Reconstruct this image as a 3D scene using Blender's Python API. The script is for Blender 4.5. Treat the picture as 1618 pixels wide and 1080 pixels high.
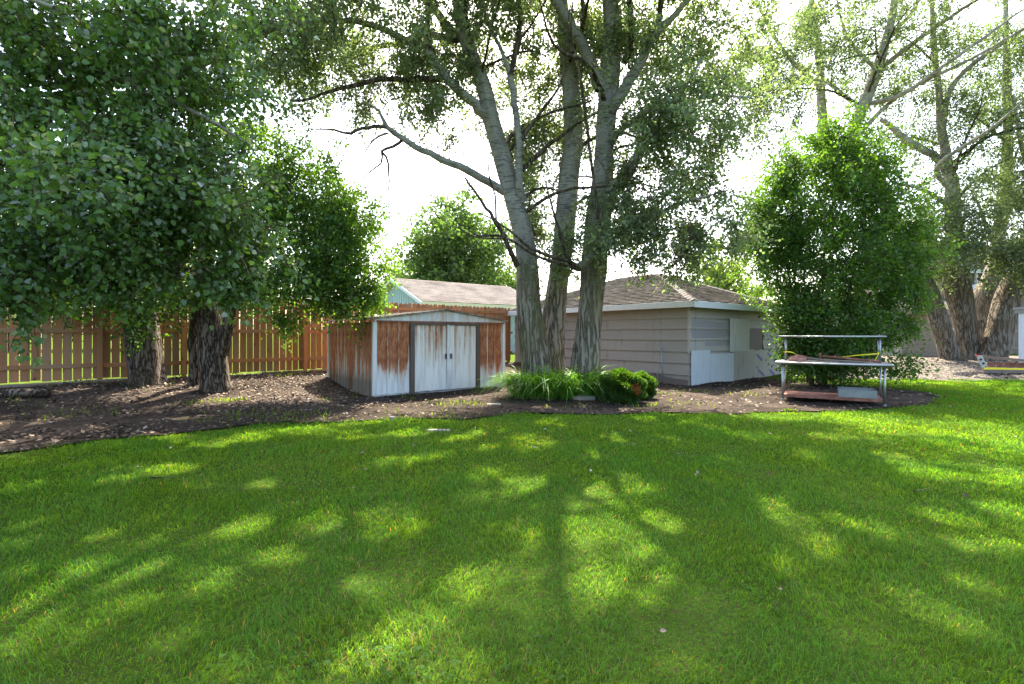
import bpy, math, random
import numpy as np
from mathutils import Vector, Matrix

# ------------------------------------------------------------------ camera, sky, sun, exposure
F, CX, HY, EYE = 764.0, 809.0, 528.0, 1.30
SUN_AZ, SUN_EL = math.radians(6), math.radians(53)      # azimuth to the right of +Y
S = bpy.context.scene
for o in list(bpy.data.objects): bpy.data.objects.remove(o)
C = S.collection
cam_d = bpy.data.cameras.new('camera'); cam = bpy.data.objects.new('camera', cam_d); C.objects.link(cam)
cam.location = (0, 0, EYE); cam.rotation_euler = (math.pi/2, 0, 0)
cam_d.sensor_width = 36; cam_d.lens = F*36/1618; cam_d.shift_y = -(540-HY)/1618
cam_d.clip_start = 0.05; cam_d.clip_end = 3000
S.camera = cam
W = bpy.data.worlds.new('World'); S.world = W; W.use_nodes = True
wn = W.node_tree; bg = wn.nodes['Background']
sky = wn.nodes.new('ShaderNodeTexSky'); sky.sky_type = 'NISHITA'; sky.sun_disc = False
sky.sun_elevation = SUN_EL; sky.sun_rotation = SUN_AZ
sky.air_density = 1.0; sky.dust_density = 4.5; sky.ozone_density = 0.6; sky.altitude = 100
wn.links.new(sky.outputs[0], bg.inputs[0]); bg.inputs[1].default_value = 0.15
sun_d = bpy.data.lights.new('sun', 'SUN'); sun = bpy.data.objects.new('sun', sun_d); C.objects.link(sun)
sun_d.energy = 5.0; sun_d.angle = math.radians(0.5); sun_d.color = (1.0, 0.91, 0.74)
sdir = Vector((math.sin(SUN_AZ)*math.cos(SUN_EL), math.cos(SUN_AZ)*math.cos(SUN_EL), math.sin(SUN_EL)))
sun.rotation_euler = sdir.to_track_quat('Z', 'Y').to_euler(); sun.location = sdir*60
vs = S.view_settings; vs.view_transform = 'Standard'; vs.look = 'None'; vs.gamma = 1; vs.use_curve_mapping = False
vs.exposure = 2.55
S.render.engine = 'CYCLES'
cy = S.cycles; cy.max_bounces = 8; cy.diffuse_bounces = 4; cy.glossy_bounces = 2; cy.transmission_bounces = 5
cy.transparent_max_bounces = 6; cy.use_denoising = True; cy.use_adaptive_sampling = True; cy.adaptive_threshold = 0.008
cy.sample_clamp_indirect = 6; cy.caustics_reflective = False; cy.caustics_refractive = False

# ------------------------------------------------------------------ helpers
rng = np.random.default_rng(11); random.seed(5)
A = np.array
def sst(a, b, x):
    t = np.clip((np.asarray(x, float)-a)/(b-a), 0, 1); return t*t*(3-2*t)
_ph = np.random.default_rng(3).uniform(0, 6.28, (8, 12)); _dr = np.random.default_rng(4).uniform(-1, 1, (2, 12))
def wob(x, y, s=1.0, k=0):                                   # smooth pseudo-noise, about -1..1
    r = 0
    for i in range(5):
        f = s*(0.6+0.45*i)
        r = r + np.sin(f*(x*_dr[0, i+k]*2+y*_dr[1, i+k]*2)+_ph[k, i])*0.45
    return r
ANG = math.radians(51)
U = A([math.sin(ANG), math.cos(ANG)]); V = A([-math.cos(ANG), math.sin(ANG)])
def gz(x, y):
    x = np.asarray(x, float); y = np.asarray(y, float)
    v = V[0]*x+V[1]*y
    z = 0.28*sst(10.3, 13.2, v)*(1-sst(2, 6, x)) + 0.2*sst(13, 22, y)*sst(4, 10, x)
    return z+0.012*wob(x, y, 0.9)
def at(px, py, d): return A([(px-CX)/F*d, d, EYE-(py-HY)/F*d])
def gpt(px, py):
    d = F*EYE/(py-HY)
    for _ in range(12):
        x = (px-CX)/F*d; d = F*(EYE-float(gz(x, d)))/(py-HY)
    return (px-CX)/F*d, d

def mesh_np(name, verts, faces, mat=None, col=None, smooth=False):
    verts = np.ascontiguousarray(verts, dtype=np.float32); faces = np.ascontiguousarray(faces, dtype=np.int32)
    k = faces.shape[1]; m = bpy.data.meshes.new(name)
    m.vertices.add(len(verts)); m.vertices.foreach_set('co', verts.ravel())
    m.loops.add(faces.size); m.loops.foreach_set('vertex_index', faces.ravel())
    m.polygons.add(len(faces)); m.polygons.foreach_set('loop_start', np.arange(0, faces.size, k, dtype=np.int32))
    m.polygons.foreach_set('loop_total', np.full(len(faces), k, dtype=np.int32))
    if smooth: m.polygons.foreach_set('use_smooth', np.ones(len(faces), dtype=bool))
    m.update(calc_edges=True)
    if col is not None:
        a = m.color_attributes.new('col', 'FLOAT_COLOR', 'POINT')
        c4 = np.ones((len(verts), 4), np.float32); c4[:, :3] = col; a.data.foreach_set('color', c4.ravel())
    if mat: m.materials.append(mat)
    return m
def link(name, me, parent=None, loc=None, rot=None):
    o = bpy.data.objects.new(name, me); C.objects.link(o)
    if parent: o.parent = parent
    if loc is not None: o.location = loc
    if rot is not None: o.rotation_euler = rot
    return o
def tag(o, label, cat, group=None):
    o['label'] = label; o['category'] = cat
    if group: o['group'] = group
    return o
def thing(name, label, cat, loc=(0, 0, 0), rotz=0, group=None):
    return tag(link(name, None, None, loc, (0, 0, rotz)), label, cat, group)

class MB:                                                    # mesh builder with mixed faces
    def __init__(s): s.v = []; s.f = []
    def add(s, vs, fs):
        n = len(s.v); s.v += [tuple(map(float, p)) for p in vs]; s.f += [tuple(i+n for i in f) for f in fs]; return s
    def box(s, x0, x1, y0, y1, z0, z1):
        return s.add([(x0, y0, z0), (x1, y0, z0), (x1, y1, z0), (x0, y1, z0), (x0, y0, z1), (x1, y0, z1), (x1, y1, z1), (x0, y1, z1)],
                     [(0, 3, 2, 1), (4, 5, 6, 7), (0, 1, 5, 4), (1, 2, 6, 5), (2, 3, 7, 6), (3, 0, 4, 7)])
    def prism(s, poly, axis, a, b):                          # poly 2-D extruded along axis 'x','y','z'
        n = len(poly)
        def p3(p, t): return {'x': (t, p[0], p[1]), 'y': (p[0], t, p[1]), 'z': (p[0], p[1], t)}[axis]
        return s.add([p3(p, a) for p in poly]+[p3(p, b) for p in poly],
                     [tuple(range(n))[::-1], tuple(range(n, 2*n))]+[(i, (i+1) % n, n+(i+1) % n, n+i) for i in range(n)])
    def sheet(s, prof, axis, a, b):                          # open profile extruded along axis
        n = len(prof)
        def p3(p, t): return {'x': (t, p[0], p[1]), 'y': (p[0], t, p[1]), 'z': (p[0], p[1], t)}[axis]
        return s.add([p3(p, a) for p in prof]+[p3(p, b) for p in prof], [(i, i+1, n+i+1, n+i) for i in range(n-1)])
    def tube(s, pts, r, sides=8, cap=True):
        v, f = tube_arr(A(pts, float), np.full(len(pts), r) if np.isscalar(r) else A(r), sides)
        s.add(v, [tuple(q) for q in f])
        if cap:
            n = len(s.v); s.f.append(tuple(range(n-len(v), n-len(v)+sides))[::-1]); s.f.append(tuple(range(n-sides, n)))
        return s
    def mesh(s, name, mat, smooth=False, bevel=0):
        m = bpy.data.meshes.new(name); m.from_pydata(s.v, [], s.f)
        if bevel:
            import bmesh
            b = bmesh.new(); b.from_mesh(m); bmesh.ops.recalc_face_normals(b, faces=b.faces)
            bmesh.ops.bevel(b, geom=list(b.edges), offset=bevel, segments=1, affect='EDGES'); b.to_mesh(m); b.free()
        if smooth: m.polygons.foreach_set('use_smooth', np.ones(len(m.polygons), dtype=bool))
        m.update(); m.materials.append(mat); return m
    def build(s, name, mat, parent=None, loc=None, rot=None, smooth=False, bevel=0):
        return link(name, s.mesh(name, mat, smooth, bevel), parent, loc, rot)

def tube_arr(P, R, sides=8, jit=None):
    P = np.asarray(P, float); n = len(P)
    T = np.gradient(P, axis=0); T /= np.linalg.norm(T, axis=1, keepdims=True)+1e-9
    ref = A([1.0, 0, 0]) if abs(T[0][0]) < 0.8 else A([0, 1.0, 0])
    X = np.cross(T, ref); X /= np.linalg.norm(X, axis=1, keepdims=True)+1e-9
    Y = np.cross(T, X)
    a = np.linspace(0, 2*np.pi, sides, endpoint=False)
    rr = np.asarray(R)[:, None]*np.ones((1, sides))
    if jit is not None: rr = rr*jit
    v = P[:, None, :]+rr[..., None]*(np.cos(a)[None, :, None]*X[:, None, :]+np.sin(a)[None, :, None]*Y[:, None, :])
    i = np.arange(n-1)[:, None]*sides; j = np.arange(sides)[None, :]; j2 = (j+1) % sides
    f = np.stack([i+j, i+j2, i+sides+j2, i+sides+j], -1).reshape(-1, 4)
    return v.reshape(-1, 3), f
def catmull(P, step=0.15):
    P = np.asarray(P, float)
    Q = np.vstack([2*P[0]-P[1], P, 2*P[-1]-P[-2]]); out = []
    for i in range(1, len(Q)-2):
        n = max(2, int(np.linalg.norm(Q[i+1][:3]-Q[i][:3])/step)); t = np.linspace(0, 1, n, endpoint=False)[:, None]
        a, b, c, d = Q[i-1], Q[i], Q[i+1], Q[i+2]
        out.append(0.5*((2*b)+(-a+c)*t+(2*a-5*b+4*c-d)*t*t+(-a+3*b-3*c+d)*t**3))
    out.append(P[-1:]); return np.vstack(out)

# ------------------------------------------------------------------ materials
class Mat:
    def __init__(s, name):
        s.m = bpy.data.materials.new(name); s.m.use_nodes = True; s.t = s.m.node_tree; s.t.nodes.clear()
        s.out = s.t.nodes.new('ShaderNodeOutputMaterial')
    def node(s, typ, ins=None, **props):
        n = s.t.nodes.new('ShaderNode'+typ)
        for k, v in props.items(): setattr(n, k, v)
        for k, v in (ins or {}).items(): s.set(n.inputs[k], v)
        return n
    def set(s, sock, v):
        if isinstance(v, bpy.types.NodeSocket): s.t.links.new(v, sock)
        else:
            if sock.type == 'RGBA' and len(v) == 3: v = (*v, 1)
            sock.default_value = v
    def coord(s, which='Object', scale=(1, 1, 1)):
        c = s.node('TexCoord').outputs[which]
        return s.node('VectorMath', {0: c, 1: scale}, operation='MULTIPLY').outputs[0]
    def noise(s, vec, scale=5, detail=4, rough=0.55, dist=0):
        return s.node('TexNoise', {'Vector': vec, 'Scale': scale, 'Detail': detail, 'Roughness': rough, 'Distortion': dist}).outputs[0]
    def ramp(s, f, stops):
        n = s.node('ValToRGB', {0: f}); e = n.color_ramp.elements
        while len(e) < len(stops): e.new(0.5)
        for i, (p, c) in enumerate(stops):
            e[i].position = p; e[i].color = (*c, 1) if not np.isscalar(c) else (c, c, c, 1)
        return n.outputs[0]
    def mix(s, f, a, b, mode='MIX'):
        n = s.node('Mix', data_type='RGBA', blend_type=mode); s.set(n.inputs[0], f); s.set(n.inputs[6], a); s.set(n.inputs[7], b)
        return n.outputs[2]
    def math(s, op, a, b=0.0, c=None, clamp=False):
        n = s.node('Math', operation=op, use_clamp=clamp); s.set(n.inputs[0], a); s.set(n.inputs[1], b)
        if c is not None: s.set(n.inputs[2], c)
        return n.outputs[0]
    def mr(s, v, a, b, c=0.0, d=1.0):
        return s.node('MapRange', {0: v, 1: a, 2: b, 3: c, 4: d}, interpolation_type='SMOOTHSTEP').outputs[0]
    def xyz(s, which='Object'):
        return s.node('SeparateXYZ', {0: s.node('TexCoord').outputs[which]}).outputs
    def attr(s, n='col'): return s.node('Attribute', attribute_name=n).outputs[0]
    def rand(s): return s.node('ObjectInfo').outputs['Random']
    def bump(s, h, strength=0.5, dist=0.02):
        return s.node('Bump', {'Strength': strength, 'Distance': dist, 'Height': h}).outputs[0]
    def done(s, col, rough=0.7, nrm=None, metal=0.0, spec=0.3):
        p = s.node('BsdfPrincipled', {'Base Color': col, 'Roughness': rough, 'Metallic': metal, 'Specular IOR Level': spec})
        if nrm is not None: s.set(p.inputs['Normal'], nrm)
        s.t.links.new(p.outputs[0], s.out.inputs[0]); return s.m
def leaf_mat(name, trans=0.42, gloss=0.018, grough=0.38, tint=(1.25, 1.35, 0.45)):
    m = Mat(name); c = m.attr()
    d = m.node('BsdfDiffuse', {0: c}); t = m.node('BsdfTranslucent', {0: m.mix(1.0, c, tint, 'MULTIPLY')})
    x = m.node('MixShader', {0: trans, 1: d.outputs[0], 2: t.outputs[0]})
    g = m.node('BsdfGlossy', {0: (0.9, 0.95, 1.0), 'Roughness': grough})
    y = m.node('MixShader', {0: gloss, 1: x.outputs[0], 2: g.outputs[0]})
    m.t.links.new(y.outputs[0], m.out.inputs[0]); return m.m
M_leaf = leaf_mat('leaf', 0.54, tint=(1.45, 1.4, 0.42)); M_leaf_grey = leaf_mat('leaf_greygreen', 0.5, 0.015, 0.4, (1.08, 1.28, 0.6)); M_leaf_wax = leaf_mat('leaf_waxy', 0.42, 0.03, 0.42); M_grass = leaf_mat('grass_blade', 0.5, 0.004, 0.5, (2.05, 1.45, 0.32))
def dry_mat(name):
    m = Mat(name); return m.done(m.attr(), 0.85)
M_dry = dry_mat('dry_litter')

def bark_mat(name, dark, light, pale=None, h0=2.2, h1=4.0, zs=0.11, bump=0.9, sc=16, moss=None):
    m = Mat(name)
    v = m.coord('Object', (1, 1, zs)); v2 = m.coord('Object', (1, 1, 1))
    warp = m.noise(v2, 3.5, 3)
    vv = m.node('VectorMath', {0: v, 1: m.node('VectorMath', {0: m.node('TexNoise', {'Vector': v2, 'Scale': 3.0}).outputs[1], 1: (0.10, 0.10, 0.03)}, operation='MULTIPLY').outputs[0]}, operation='ADD').outputs[0]
    n = m.noise(vv, sc, 5, 0.62)
    w = m.math('ABSOLUTE', m.math('SUBTRACT', m.noise(vv, sc*0.7, 2.5, 0.5), 0.5))
    ridge = m.math('ADD', m.math('MULTIPLY', m.mr(w, 0.0, 0.11), 0.55), m.math('MULTIPLY', n, 0.62))
    c = m.ramp(ridge, [(0.25, tuple(x*0.38 for x in dark)), (0.5, dark), (0.9, light)])
    c = m.mix(m.mr(m.noise(v2, 1.3, 3), 0.4, 0.7), c, m.mix(0.55, c, (dark[0]*1.1, dark[1]*1.0, dark[2]*0.75)))
    if moss: c = m.mix(m.math('MULTIPLY', m.mr(m.noise(v2, 1.1, 4), 0.45, 0.65), 0.5), c, moss)
    h = ridge
    if pale:
        z = m.xyz()[2]; f = m.mr(m.math('ADD', z, m.math('MULTIPLY', m.math('SUBTRACT', warp, 0.5), 3.0)), h0, h1)
        lv = m.coord('Object', (1, 1, 5.0)); ln = m.noise(lv, 5.5, 4, 0.6)
        spots = m.mr(ln, 0.53, 0.60)
        f2 = m.noise(v2, 55, 3)
        pc = m.mix(m.mr(m.noise(v2, 2.2, 4), 0.35, 0.7), pale, tuple(x*0.66 for x in pale))
        pc = m.mix(m.mr(f2, 0.5, 0.72), pc, tuple(x*0.5 for x in pale))
        pc = m.mix(m.math('MULTIPLY', spots, 0.6), pc, (0.035, 0.032, 0.026))
        c = m.mix(f, c, pc)
        h = m.node('Mix', {0: f, 2: ridge, 3: m.math('MULTIPLY', f2, 0.35)}).outputs[0]
    return m.done(c, 0.95, m.bump(h, bump, 0.045), spec=0.05)
M_poplar = bark_mat('poplar_bark', (0.13, 0.108, 0.082), (0.27, 0.24, 0.19), pale=(0.29, 0.278, 0.23), h0=1.6, h1=4.2, moss=(0.10, 0.11, 0.045))
M_willow = bark_mat('right_bark', (0.105, 0.088, 0.067), (0.20, 0.17, 0.132), pale=(0.42, 0.38, 0.32), h0=3.0, h1=5.5)
M_mulb = bark_mat('dark_bark', (0.055, 0.045, 0.035), (0.17, 0.14, 0.115), zs=0.2, sc=22)
M_twig = bark_mat('twig_bark', (0.055, 0.043, 0.032), (0.12, 0.098, 0.072), bump=0.2)
M_limb = bark_mat('limb_bark', (0.13, 0.115, 0.09), (0.24, 0.22, 0.18), pale=(0.27, 0.26, 0.22), h0=1.0, h1=3.5, bump=0.4)

def simple(name, col, rough=0.6, metal=0.0, var=0.12, scale=6, bump=0.05, rnd=0.0):
    m = Mat(name); v = m.coord(); n = m.noise(v, scale, 5)
    c = m.mix(n, tuple(x*(1-var) for x in col), tuple(min(1, x*(1+var)) for x in col))
    if rnd: c = m.mix(m.math('MULTIPLY', m.rand(), rnd), c, tuple(x*0.45 for x in col))
    return m.done(c, rough, m.bump(m.noise(v, scale*8, 3), bump, 0.004), metal)

def wood_mat(name, c1, c2, grey, greyamt=0.35, axis=2):
    m = Mat(name); r = m.rand()
    sc = [22, 22, 22]; sc[axis] = 1.3
    off = m.node('CombineXYZ', {0: m.math('MULTIPLY', r, 37.0), 1: m.math('MULTIPLY', r, 91.0), 2: m.math('MULTIPLY', r, 53.0)}).outputs[0]
    base = m.node('VectorMath', {0: m.node('TexCoord').outputs['Object'], 1: off}, operation='ADD').outputs[0]
    v = m.node('VectorMath', {0: base, 1: tuple(sc)}, operation='MULTIPLY').outputs[0]
    g = m.noise(v, 1.0, 5, 0.6, 0.6)
    c = m.mix(g, c1, c2)
    c = m.mix(m.math('MULTIPLY', r, 0.8), c, m.mix(g, tuple(x*0.55 for x in c1), tuple(x*0.6 for x in c2)))
    kn = m.node('TexVoronoi', {'Vector': m.node('VectorMath', {0: base, 1: (5, 5, 2.2)}, operation='MULTIPLY').outputs[0], 'Scale': 1.0}).outputs[0]
    c = m.mix(m.mr(kn, 0.16, 0.05), c, (0.06, 0.03, 0.015))
    gm = m.mr(m.math('ADD', m.noise(base, 1.6, 3), m.math('MULTIPLY', m.math('SUBTRACT', m.math('FRACT', m.math('MULTIPLY', r, 7.31)), 0.5), 0.5)), 0.45, 0.75)
    c = m.mix(m.math('MULTIPLY', gm, greyamt), c, grey)
    return m.done(c, 0.78, m.bump(g, 0.25, 0.004), spec=0.25)
M_cedar = wood_mat('cedar', (0.30, 0.135, 0.06), (0.47, 0.25, 0.125), (0.27, 0.21, 0.16), 0.6)
M_cedar_x = wood_mat('cedar_rail', (0.34, 0.15, 0.065), (0.50, 0.25, 0.12), (0.34, 0.26, 0.19), 0.4, axis=0)
M_oldwood = wood_mat('old_wood', (0.20, 0.17, 0.14), (0.30, 0.26, 0.21), (0.24, 0.23, 0.21), 0.6)
M_oldwood_x = wood_mat('old_wood_long', (0.17, 0.12, 0.085), (0.30, 0.21, 0.15), (0.22, 0.20, 0.18), 0.5, axis=0)

def rust_mat(name, base, h_lo, h_hi, amt, streak, dirt=0.0, H=1.6, edge=0.0, na=0.9, zn=0.9):
    m = Mat(name); x, y, z = m.xyz()[:3]
    oi = m.rand()
    sx = m.math('ADD', m.math('ADD', x, y), m.math('MULTIPLY', oi, 13.0))
    v1 = m.node('CombineXYZ', {0: m.math('MULTIPLY', sx, streak), 1: m.math('MULTIPLY', oi, 9.0), 2: m.math('MULTIPLY', z, zn)}).outputs[0]
    n1 = m.noise(v1, 1.0, 5, 0.6)
    v2 = m.node('CombineXYZ', {0: m.math('MULTIPLY', sx, 30), 1: 3.0, 2: m.math('MULTIPLY', z, 7)}).outputs[0]
    n2 = m.noise(v2, 1.0, 4, 0.6)
    grad = m.mr(z, h_lo*H, h_hi*H)
    k = m.math('ADD', m.math('ADD', m.math('MULTIPLY', n1, na), m.math('MULTIPLY', grad, amt)), m.math('MULTIPLY', n2, 0.22))
    if edge: k = m.math('SUBTRACT', k, m.math('MULTIPLY', m.mr(m.math('ABSOLUTE', m.math('SUBTRACT', m.xyz('Generated')[0], 0.45)), 0.33, 0.50), edge))
    ru = m.mr(k, 0.84, 1.02); ha = m.mr(k, 0.68, 0.95)
    rc = m.ramp(m.noise(m.coord('Object', (9, 9, 3)), 2.0, 5), [(0.3, (0.18, 0.058, 0.028)), (0.5, (0.31, 0.115, 0.050)), (0.7, (0.46, 0.23, 0.11))])
    pc = m.mix(m.mr(m.noise(m.coord('Object', (14, 14, 1.2)), 1.0, 4), 0.35, 0.75), base, tuple(q*0.78 for q in base))
    c = m.mix(m.math('MULTIPLY', ha, 0.7), pc, (0.42, 0.24, 0.12)); c = m.mix(ru, c, rc)
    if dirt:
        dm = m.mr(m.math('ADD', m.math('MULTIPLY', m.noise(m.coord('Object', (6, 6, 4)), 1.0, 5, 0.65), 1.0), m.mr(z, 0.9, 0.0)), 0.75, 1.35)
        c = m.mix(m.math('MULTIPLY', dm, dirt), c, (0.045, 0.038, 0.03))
    else:
        dm = m.mr(m.math('ADD', m.noise(m.coord('Object', (6, 6, 4)), 1.0, 5, 0.65), m.mr(z, 0.16, 0.0)), 0.8, 1.4)
        c = m.mix(m.math('MULTIPLY', dm, 0.6), c, (0.10, 0.08, 0.06))
    rough = m.node('Mix', {0: ru, 2: 0.42, 3: 0.9}).outputs[0]
    return m.done(c, rough, m.bump(m.math('MULTIPLY', n2, ru), 0.2, 0.004))
M_rust_front = rust_mat('shed_front_paint', (0.68, 0.69, 0.67), 0.0, 0.55, 0.44, 5.0, edge=0.16, na=1.05, zn=1.0)
M_rust_door = rust_mat('shed_door_paint', (0.72, 0.71, 0.66), 0.05, 1.0, 0.25, 13.0, na=1.0, zn=0.5)
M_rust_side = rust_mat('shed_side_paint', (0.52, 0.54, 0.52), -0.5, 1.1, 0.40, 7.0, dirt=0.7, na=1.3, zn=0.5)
M_rust_trim = rust_mat('shed_trim_paint', (0.64, 0.655, 0.64), 0.6, 1.1, 0.20, 7.0)
M_brown = simple('brown_metal', (0.10, 0.075, 0.06), 0.5, var=0.25)
M_black = simple('black_plastic', (0.02, 0.02, 0.022), 0.45)
def shedroof():
    m = Mat('shed_roof_metal'); v = m.coord()
    c = m.ramp(m.noise(m.coord('Object', (2, 5, 2)), 3, 6, 0.65), [(0.3, (0.07, 0.055, 0.045)), (0.5, (0.19, 0.15, 0.12)), (0.68, (0.34, 0.32, 0.29))])
    c = m.mix(m.mr(m.noise(v, 1.5, 4), 0.56, 0.75), c, (0.13, 0.07, 0.045))
    return m.done(c, 0.8, m.bump(m.noise(v, 30, 4), 0.3, 0.01))
M_shedroof = shedroof()
def siding_mat(name, col, grime=0.8):
    m = Mat(name); r = m.rand(); v = m.coord()
    c = m.mix(m.noise(m.coord('Object', (1.5, 1.5, 9)), 1.5, 5), tuple(x*0.86 for x in col), col)
    c = m.mix(m.math('MULTIPLY', r, 0.38), c, tuple(x*0.70 for x in col))
    z = m.xyz('Generated')[2]
    st = m.mr(m.noise(m.coord('Object', (5, 5, 0.8)), 1.2, 5, 0.65), 0.52, 0.78)
    c = m.mix(m.math('MULTIPLY', st, grime), c, tuple(x*0.5 for x in col))
    return m.done(c, 0.75, m.bump(m.noise(v, 40, 3), 0.12, 0.004))
M_siding = siding_mat('siding_taupe', (0.29, 0.268, 0.235))
M_siding2 = siding_mat('siding_pale', (0.37, 0.345, 0.30))
M_siding_dk = siding_mat('siding_bare', (0.14, 0.118, 0.10))
M_patch = siding_mat('patch_grey', (0.27, 0.26, 0.25), 0.2)
M_white = siding_mat('white_paint', (0.66, 0.68, 0.68), 0.25)
M_board = siding_mat('white_board', (0.52, 0.56, 0.57), 0.3)
M_fascia = siding_mat('fascia_paint', (0.62, 0.645, 0.64), 0.35)
M_blue = simple('blue_print', (0.11, 0.12, 0.25), 0.7, var=0.4, scale=14)
M_corr = siding_mat('corrugated', (0.55, 0.54, 0.47), 0.4)
M_dark = simple('dark_void', (0.03, 0.027, 0.025), 0.8)
M_screen = simple('brown_panel', (0.09, 0.072, 0.062), 0.6)
def shingle_mat(name, a, b):
    m = Mat(name); v = m.coord()
    br = m.node('TexBrick', {'Vector': m.coord('UV'), 'Color1': (0, 0, 0, 1), 'Color2': (1, 1, 1, 1), 'Scale': 1.0}).outputs[0]
    c = m.mix(m.attr(), a, b); c = m.mix(m.mr(m.noise(v, 90, 3), 0.35, 0.7), c, tuple(x*0.62 for x in a))
    c = m.mix(m.mr(m.noise(v, 0.9, 4), 0.45, 0.75), c, tuple(x*0.6 for x in a))
    return m.done(c, 0.95, m.bump(m.noise(v, 120, 2), 0.4, 0.006), spec=0.03)
M_shingle = shingle_mat('shingle_brown', (0.060, 0.055, 0.050), (0.105, 0.095, 0.086))
M_shingle_n = shingle_mat('shingle_tan', (0.25, 0.215, 0.19), (0.31, 0.275, 0.245))
M_teal = siding_mat('teal_siding', (0.36, 0.46, 0.46), 0.15)
M_cream = simple('cream_trim', (0.66, 0.66, 0.42), 0.6)
M_steel = simple('galvanised_steel', (0.33, 0.345, 0.35), 0.38, 0.85, var=0.25, scale=9)
M_steel_dull = simple('dull_steel', (0.22, 0.235, 0.235), 0.55, 0.5, var=0.35, scale=5)
def rusty(name):
    m = Mat(name); v = m.coord()
    c = m.ramp(m.noise(v, 7, 6, 0.65), [(0.3, (0.11, 0.05, 0.035)), (0.55, (0.25, 0.105, 0.07)), (0.75, (0.36, 0.25, 0.20))])
    return m.done(c, 0.85, m.bump(m.noise(v, 50, 3), 0.25, 0.004))
M_rusty = rusty('rusty_metal')
M_toprust = simple('worn_table_top', (0.24, 0.23, 0.215), 0.5, 0.35, var=0.45, scale=7)
M_yellow = simple('yellow_tape', (0.80, 0.66, 0.03), 0.45, var=0.05)
M_red = simple('red_plastic', (0.6, 0.04, 0.04), 0.4)
M_alu = simple('aluminium', (0.38, 0.385, 0.38), 0.4, 0.6, var=0.2)
M_stone = simple('stone', (0.24, 0.215, 0.185), 0.9, var=0.3, scale=12, bump=0.3)

# ------------------------------------------------------------------ ground, bed, gravel
def lawn_mat():
    m = Mat('lawn_soil'); v = m.coord()
    c = m.ramp(m.noise(v, 2.2, 6, 0.65), [(0.3, (0.035, 0.062, 0.008)), (0.55, (0.055, 0.105, 0.012)), (0.8, (0.095, 0.14, 0.02))])
    c = m.mix(m.mr(m.noise(v, 45, 4), 0.4, 0.7), c, (0.05, 0.045, 0.02))
    return m.done(c, 0.95, m.bump(m.noise(v, 60, 4), 0.8, 0.03), spec=0.0)
def dirt_mat():
    m = Mat('bed_soil'); v = m.coord()
    c = m.ramp(m.noise(v, 3.0, 7, 0.65), [(0.3, (0.020, 0.015, 0.012)), (0.55, (0.036, 0.028, 0.022)), (0.78, (0.075, 0.058, 0.045))])
    c = m.mix(m.mr(m.noise(v, 0.7, 4), 0.4, 0.65), c, m.mix(0.5, c, (0.085, 0.066, 0.054)))
    sp = m.node('TexVoronoi', {'Vector': v, 'Scale': 42.0}).outputs
    c = m.mix(m.mr(sp[0], 0.22, 0.12), c, m.mix(m.noise(v, 12, 2), (0.03, 0.024, 0.019), (0.14, 0.115, 0.09)))
    return m.done(c, 0.95, m.bump(m.noise(v, 38, 6, 0.7), 0.9, 0.035), spec=0.03)
def gravel_mat():
    m = Mat('gravel'); v = m.coord()
    c = m.ramp(m.noise(v, 28, 5, 0.7), [(0.3, (0.05, 0.042, 0.034)), (0.55, (0.095, 0.081, 0.066)), (0.75, (0.155, 0.135, 0.11))])
    return m.done(c, 0.95, m.bump(m.noise(v, 35, 4), 0.9, 0.03), spec=0.1)
M_lawn, M_dirt, M_gravel = lawn_mat(), dirt_mat(), gravel_mat()
def axis_vals(lo, hi, core, step):
    a = list(np.arange(-core, core+1e-6, step)); s = step
    x = core
    while x < hi: s *= 1.35; x += s; a.append(x)
    x = -core; s = step
    while x > lo: s *= 1.35; x -= s; a.insert(0, x)
    return A(a)
gx = axis_vals(-1500, 1500, 26, 0.5); gy = axis_vals(-300, 1800, 30, 0.5)
XX, YY = np.meshgrid(gx, gy); ZZ = gz(XX, YY)-0.0
nx = len(gx); ii = (np.arange(len(gy)-1)[:, None]*nx+np.arange(nx-1)[None, :]).ravel()
g = link('ground', mesh_np('ground', np.stack([XX, YY, ZZ], -1).reshape(-1, 3), np.stack([ii, ii+1, ii+nx+1, ii+nx], -1), M_lawn, smooth=True)); g['kind'] = 'structure'

EDGE = [(-16, 1.2), (-10, 2.9), (-7.2, 4.3), (-5.48, 5.17), (-4.98, 5.77), (-4.27, 6.35), (-3.67, 6.8), (-2.87, 7.05), (-2.0, 7.28), (-0.87, 7.45), (-0.09, 7.75), (1.44, 7.82), (2.98, 7.85), (4.62, 8.05), (6.45, 8.40), (7.67, 8.95), (8.6, 9.6), (9.1, 10.6)]
FAR = [(-16, 4.4), (-9.86, 9.55), (-0.2, 17.6), (4.4, 16.5), (7.0, 15.2), (9.1, 10.7)]
def edge_y(x): return np.interp(x, [p[0] for p in EDGE], [p[1] for p in EDGE])+0.05*wob(np.asarray(x), 0*np.asarray(x), 3.0)
def far_y(x): return np.interp(x, [p[0] for p in FAR], [p[1] for p in FAR])
def strip(name, xs, y0f, y1f, n, mat, dz):
    X = np.repeat(xs[:, None], n, 1); t = np.linspace(0, 1, n)[None, :]
    Y = y0f(xs)[:, None]*(1-t)+y1f(xs)[:, None]*t
    Z = gz(X, Y)+dz+0.014*wob(X*2.0, Y*2.0, 2.0, 1)*np.minimum(1, np.minimum(t, 1-t)*12)*0.5
    k = len(xs); ii = (np.arange(k-1)[:, None]*n+np.arange(n-1)[None, :]).ravel()
    o = link(name, mesh_np(name, np.stack([X, Y, Z], -1).reshape(-1, 3), np.stack([ii, ii+n, ii+n+1, ii+1], -1), mat, smooth=True)); o['kind'] = 'structure'; return o
strip('planting_bed', np.linspace(-16, 9.1, 140), edge_y, far_y, 60, M_dirt, 0.02)
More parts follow.
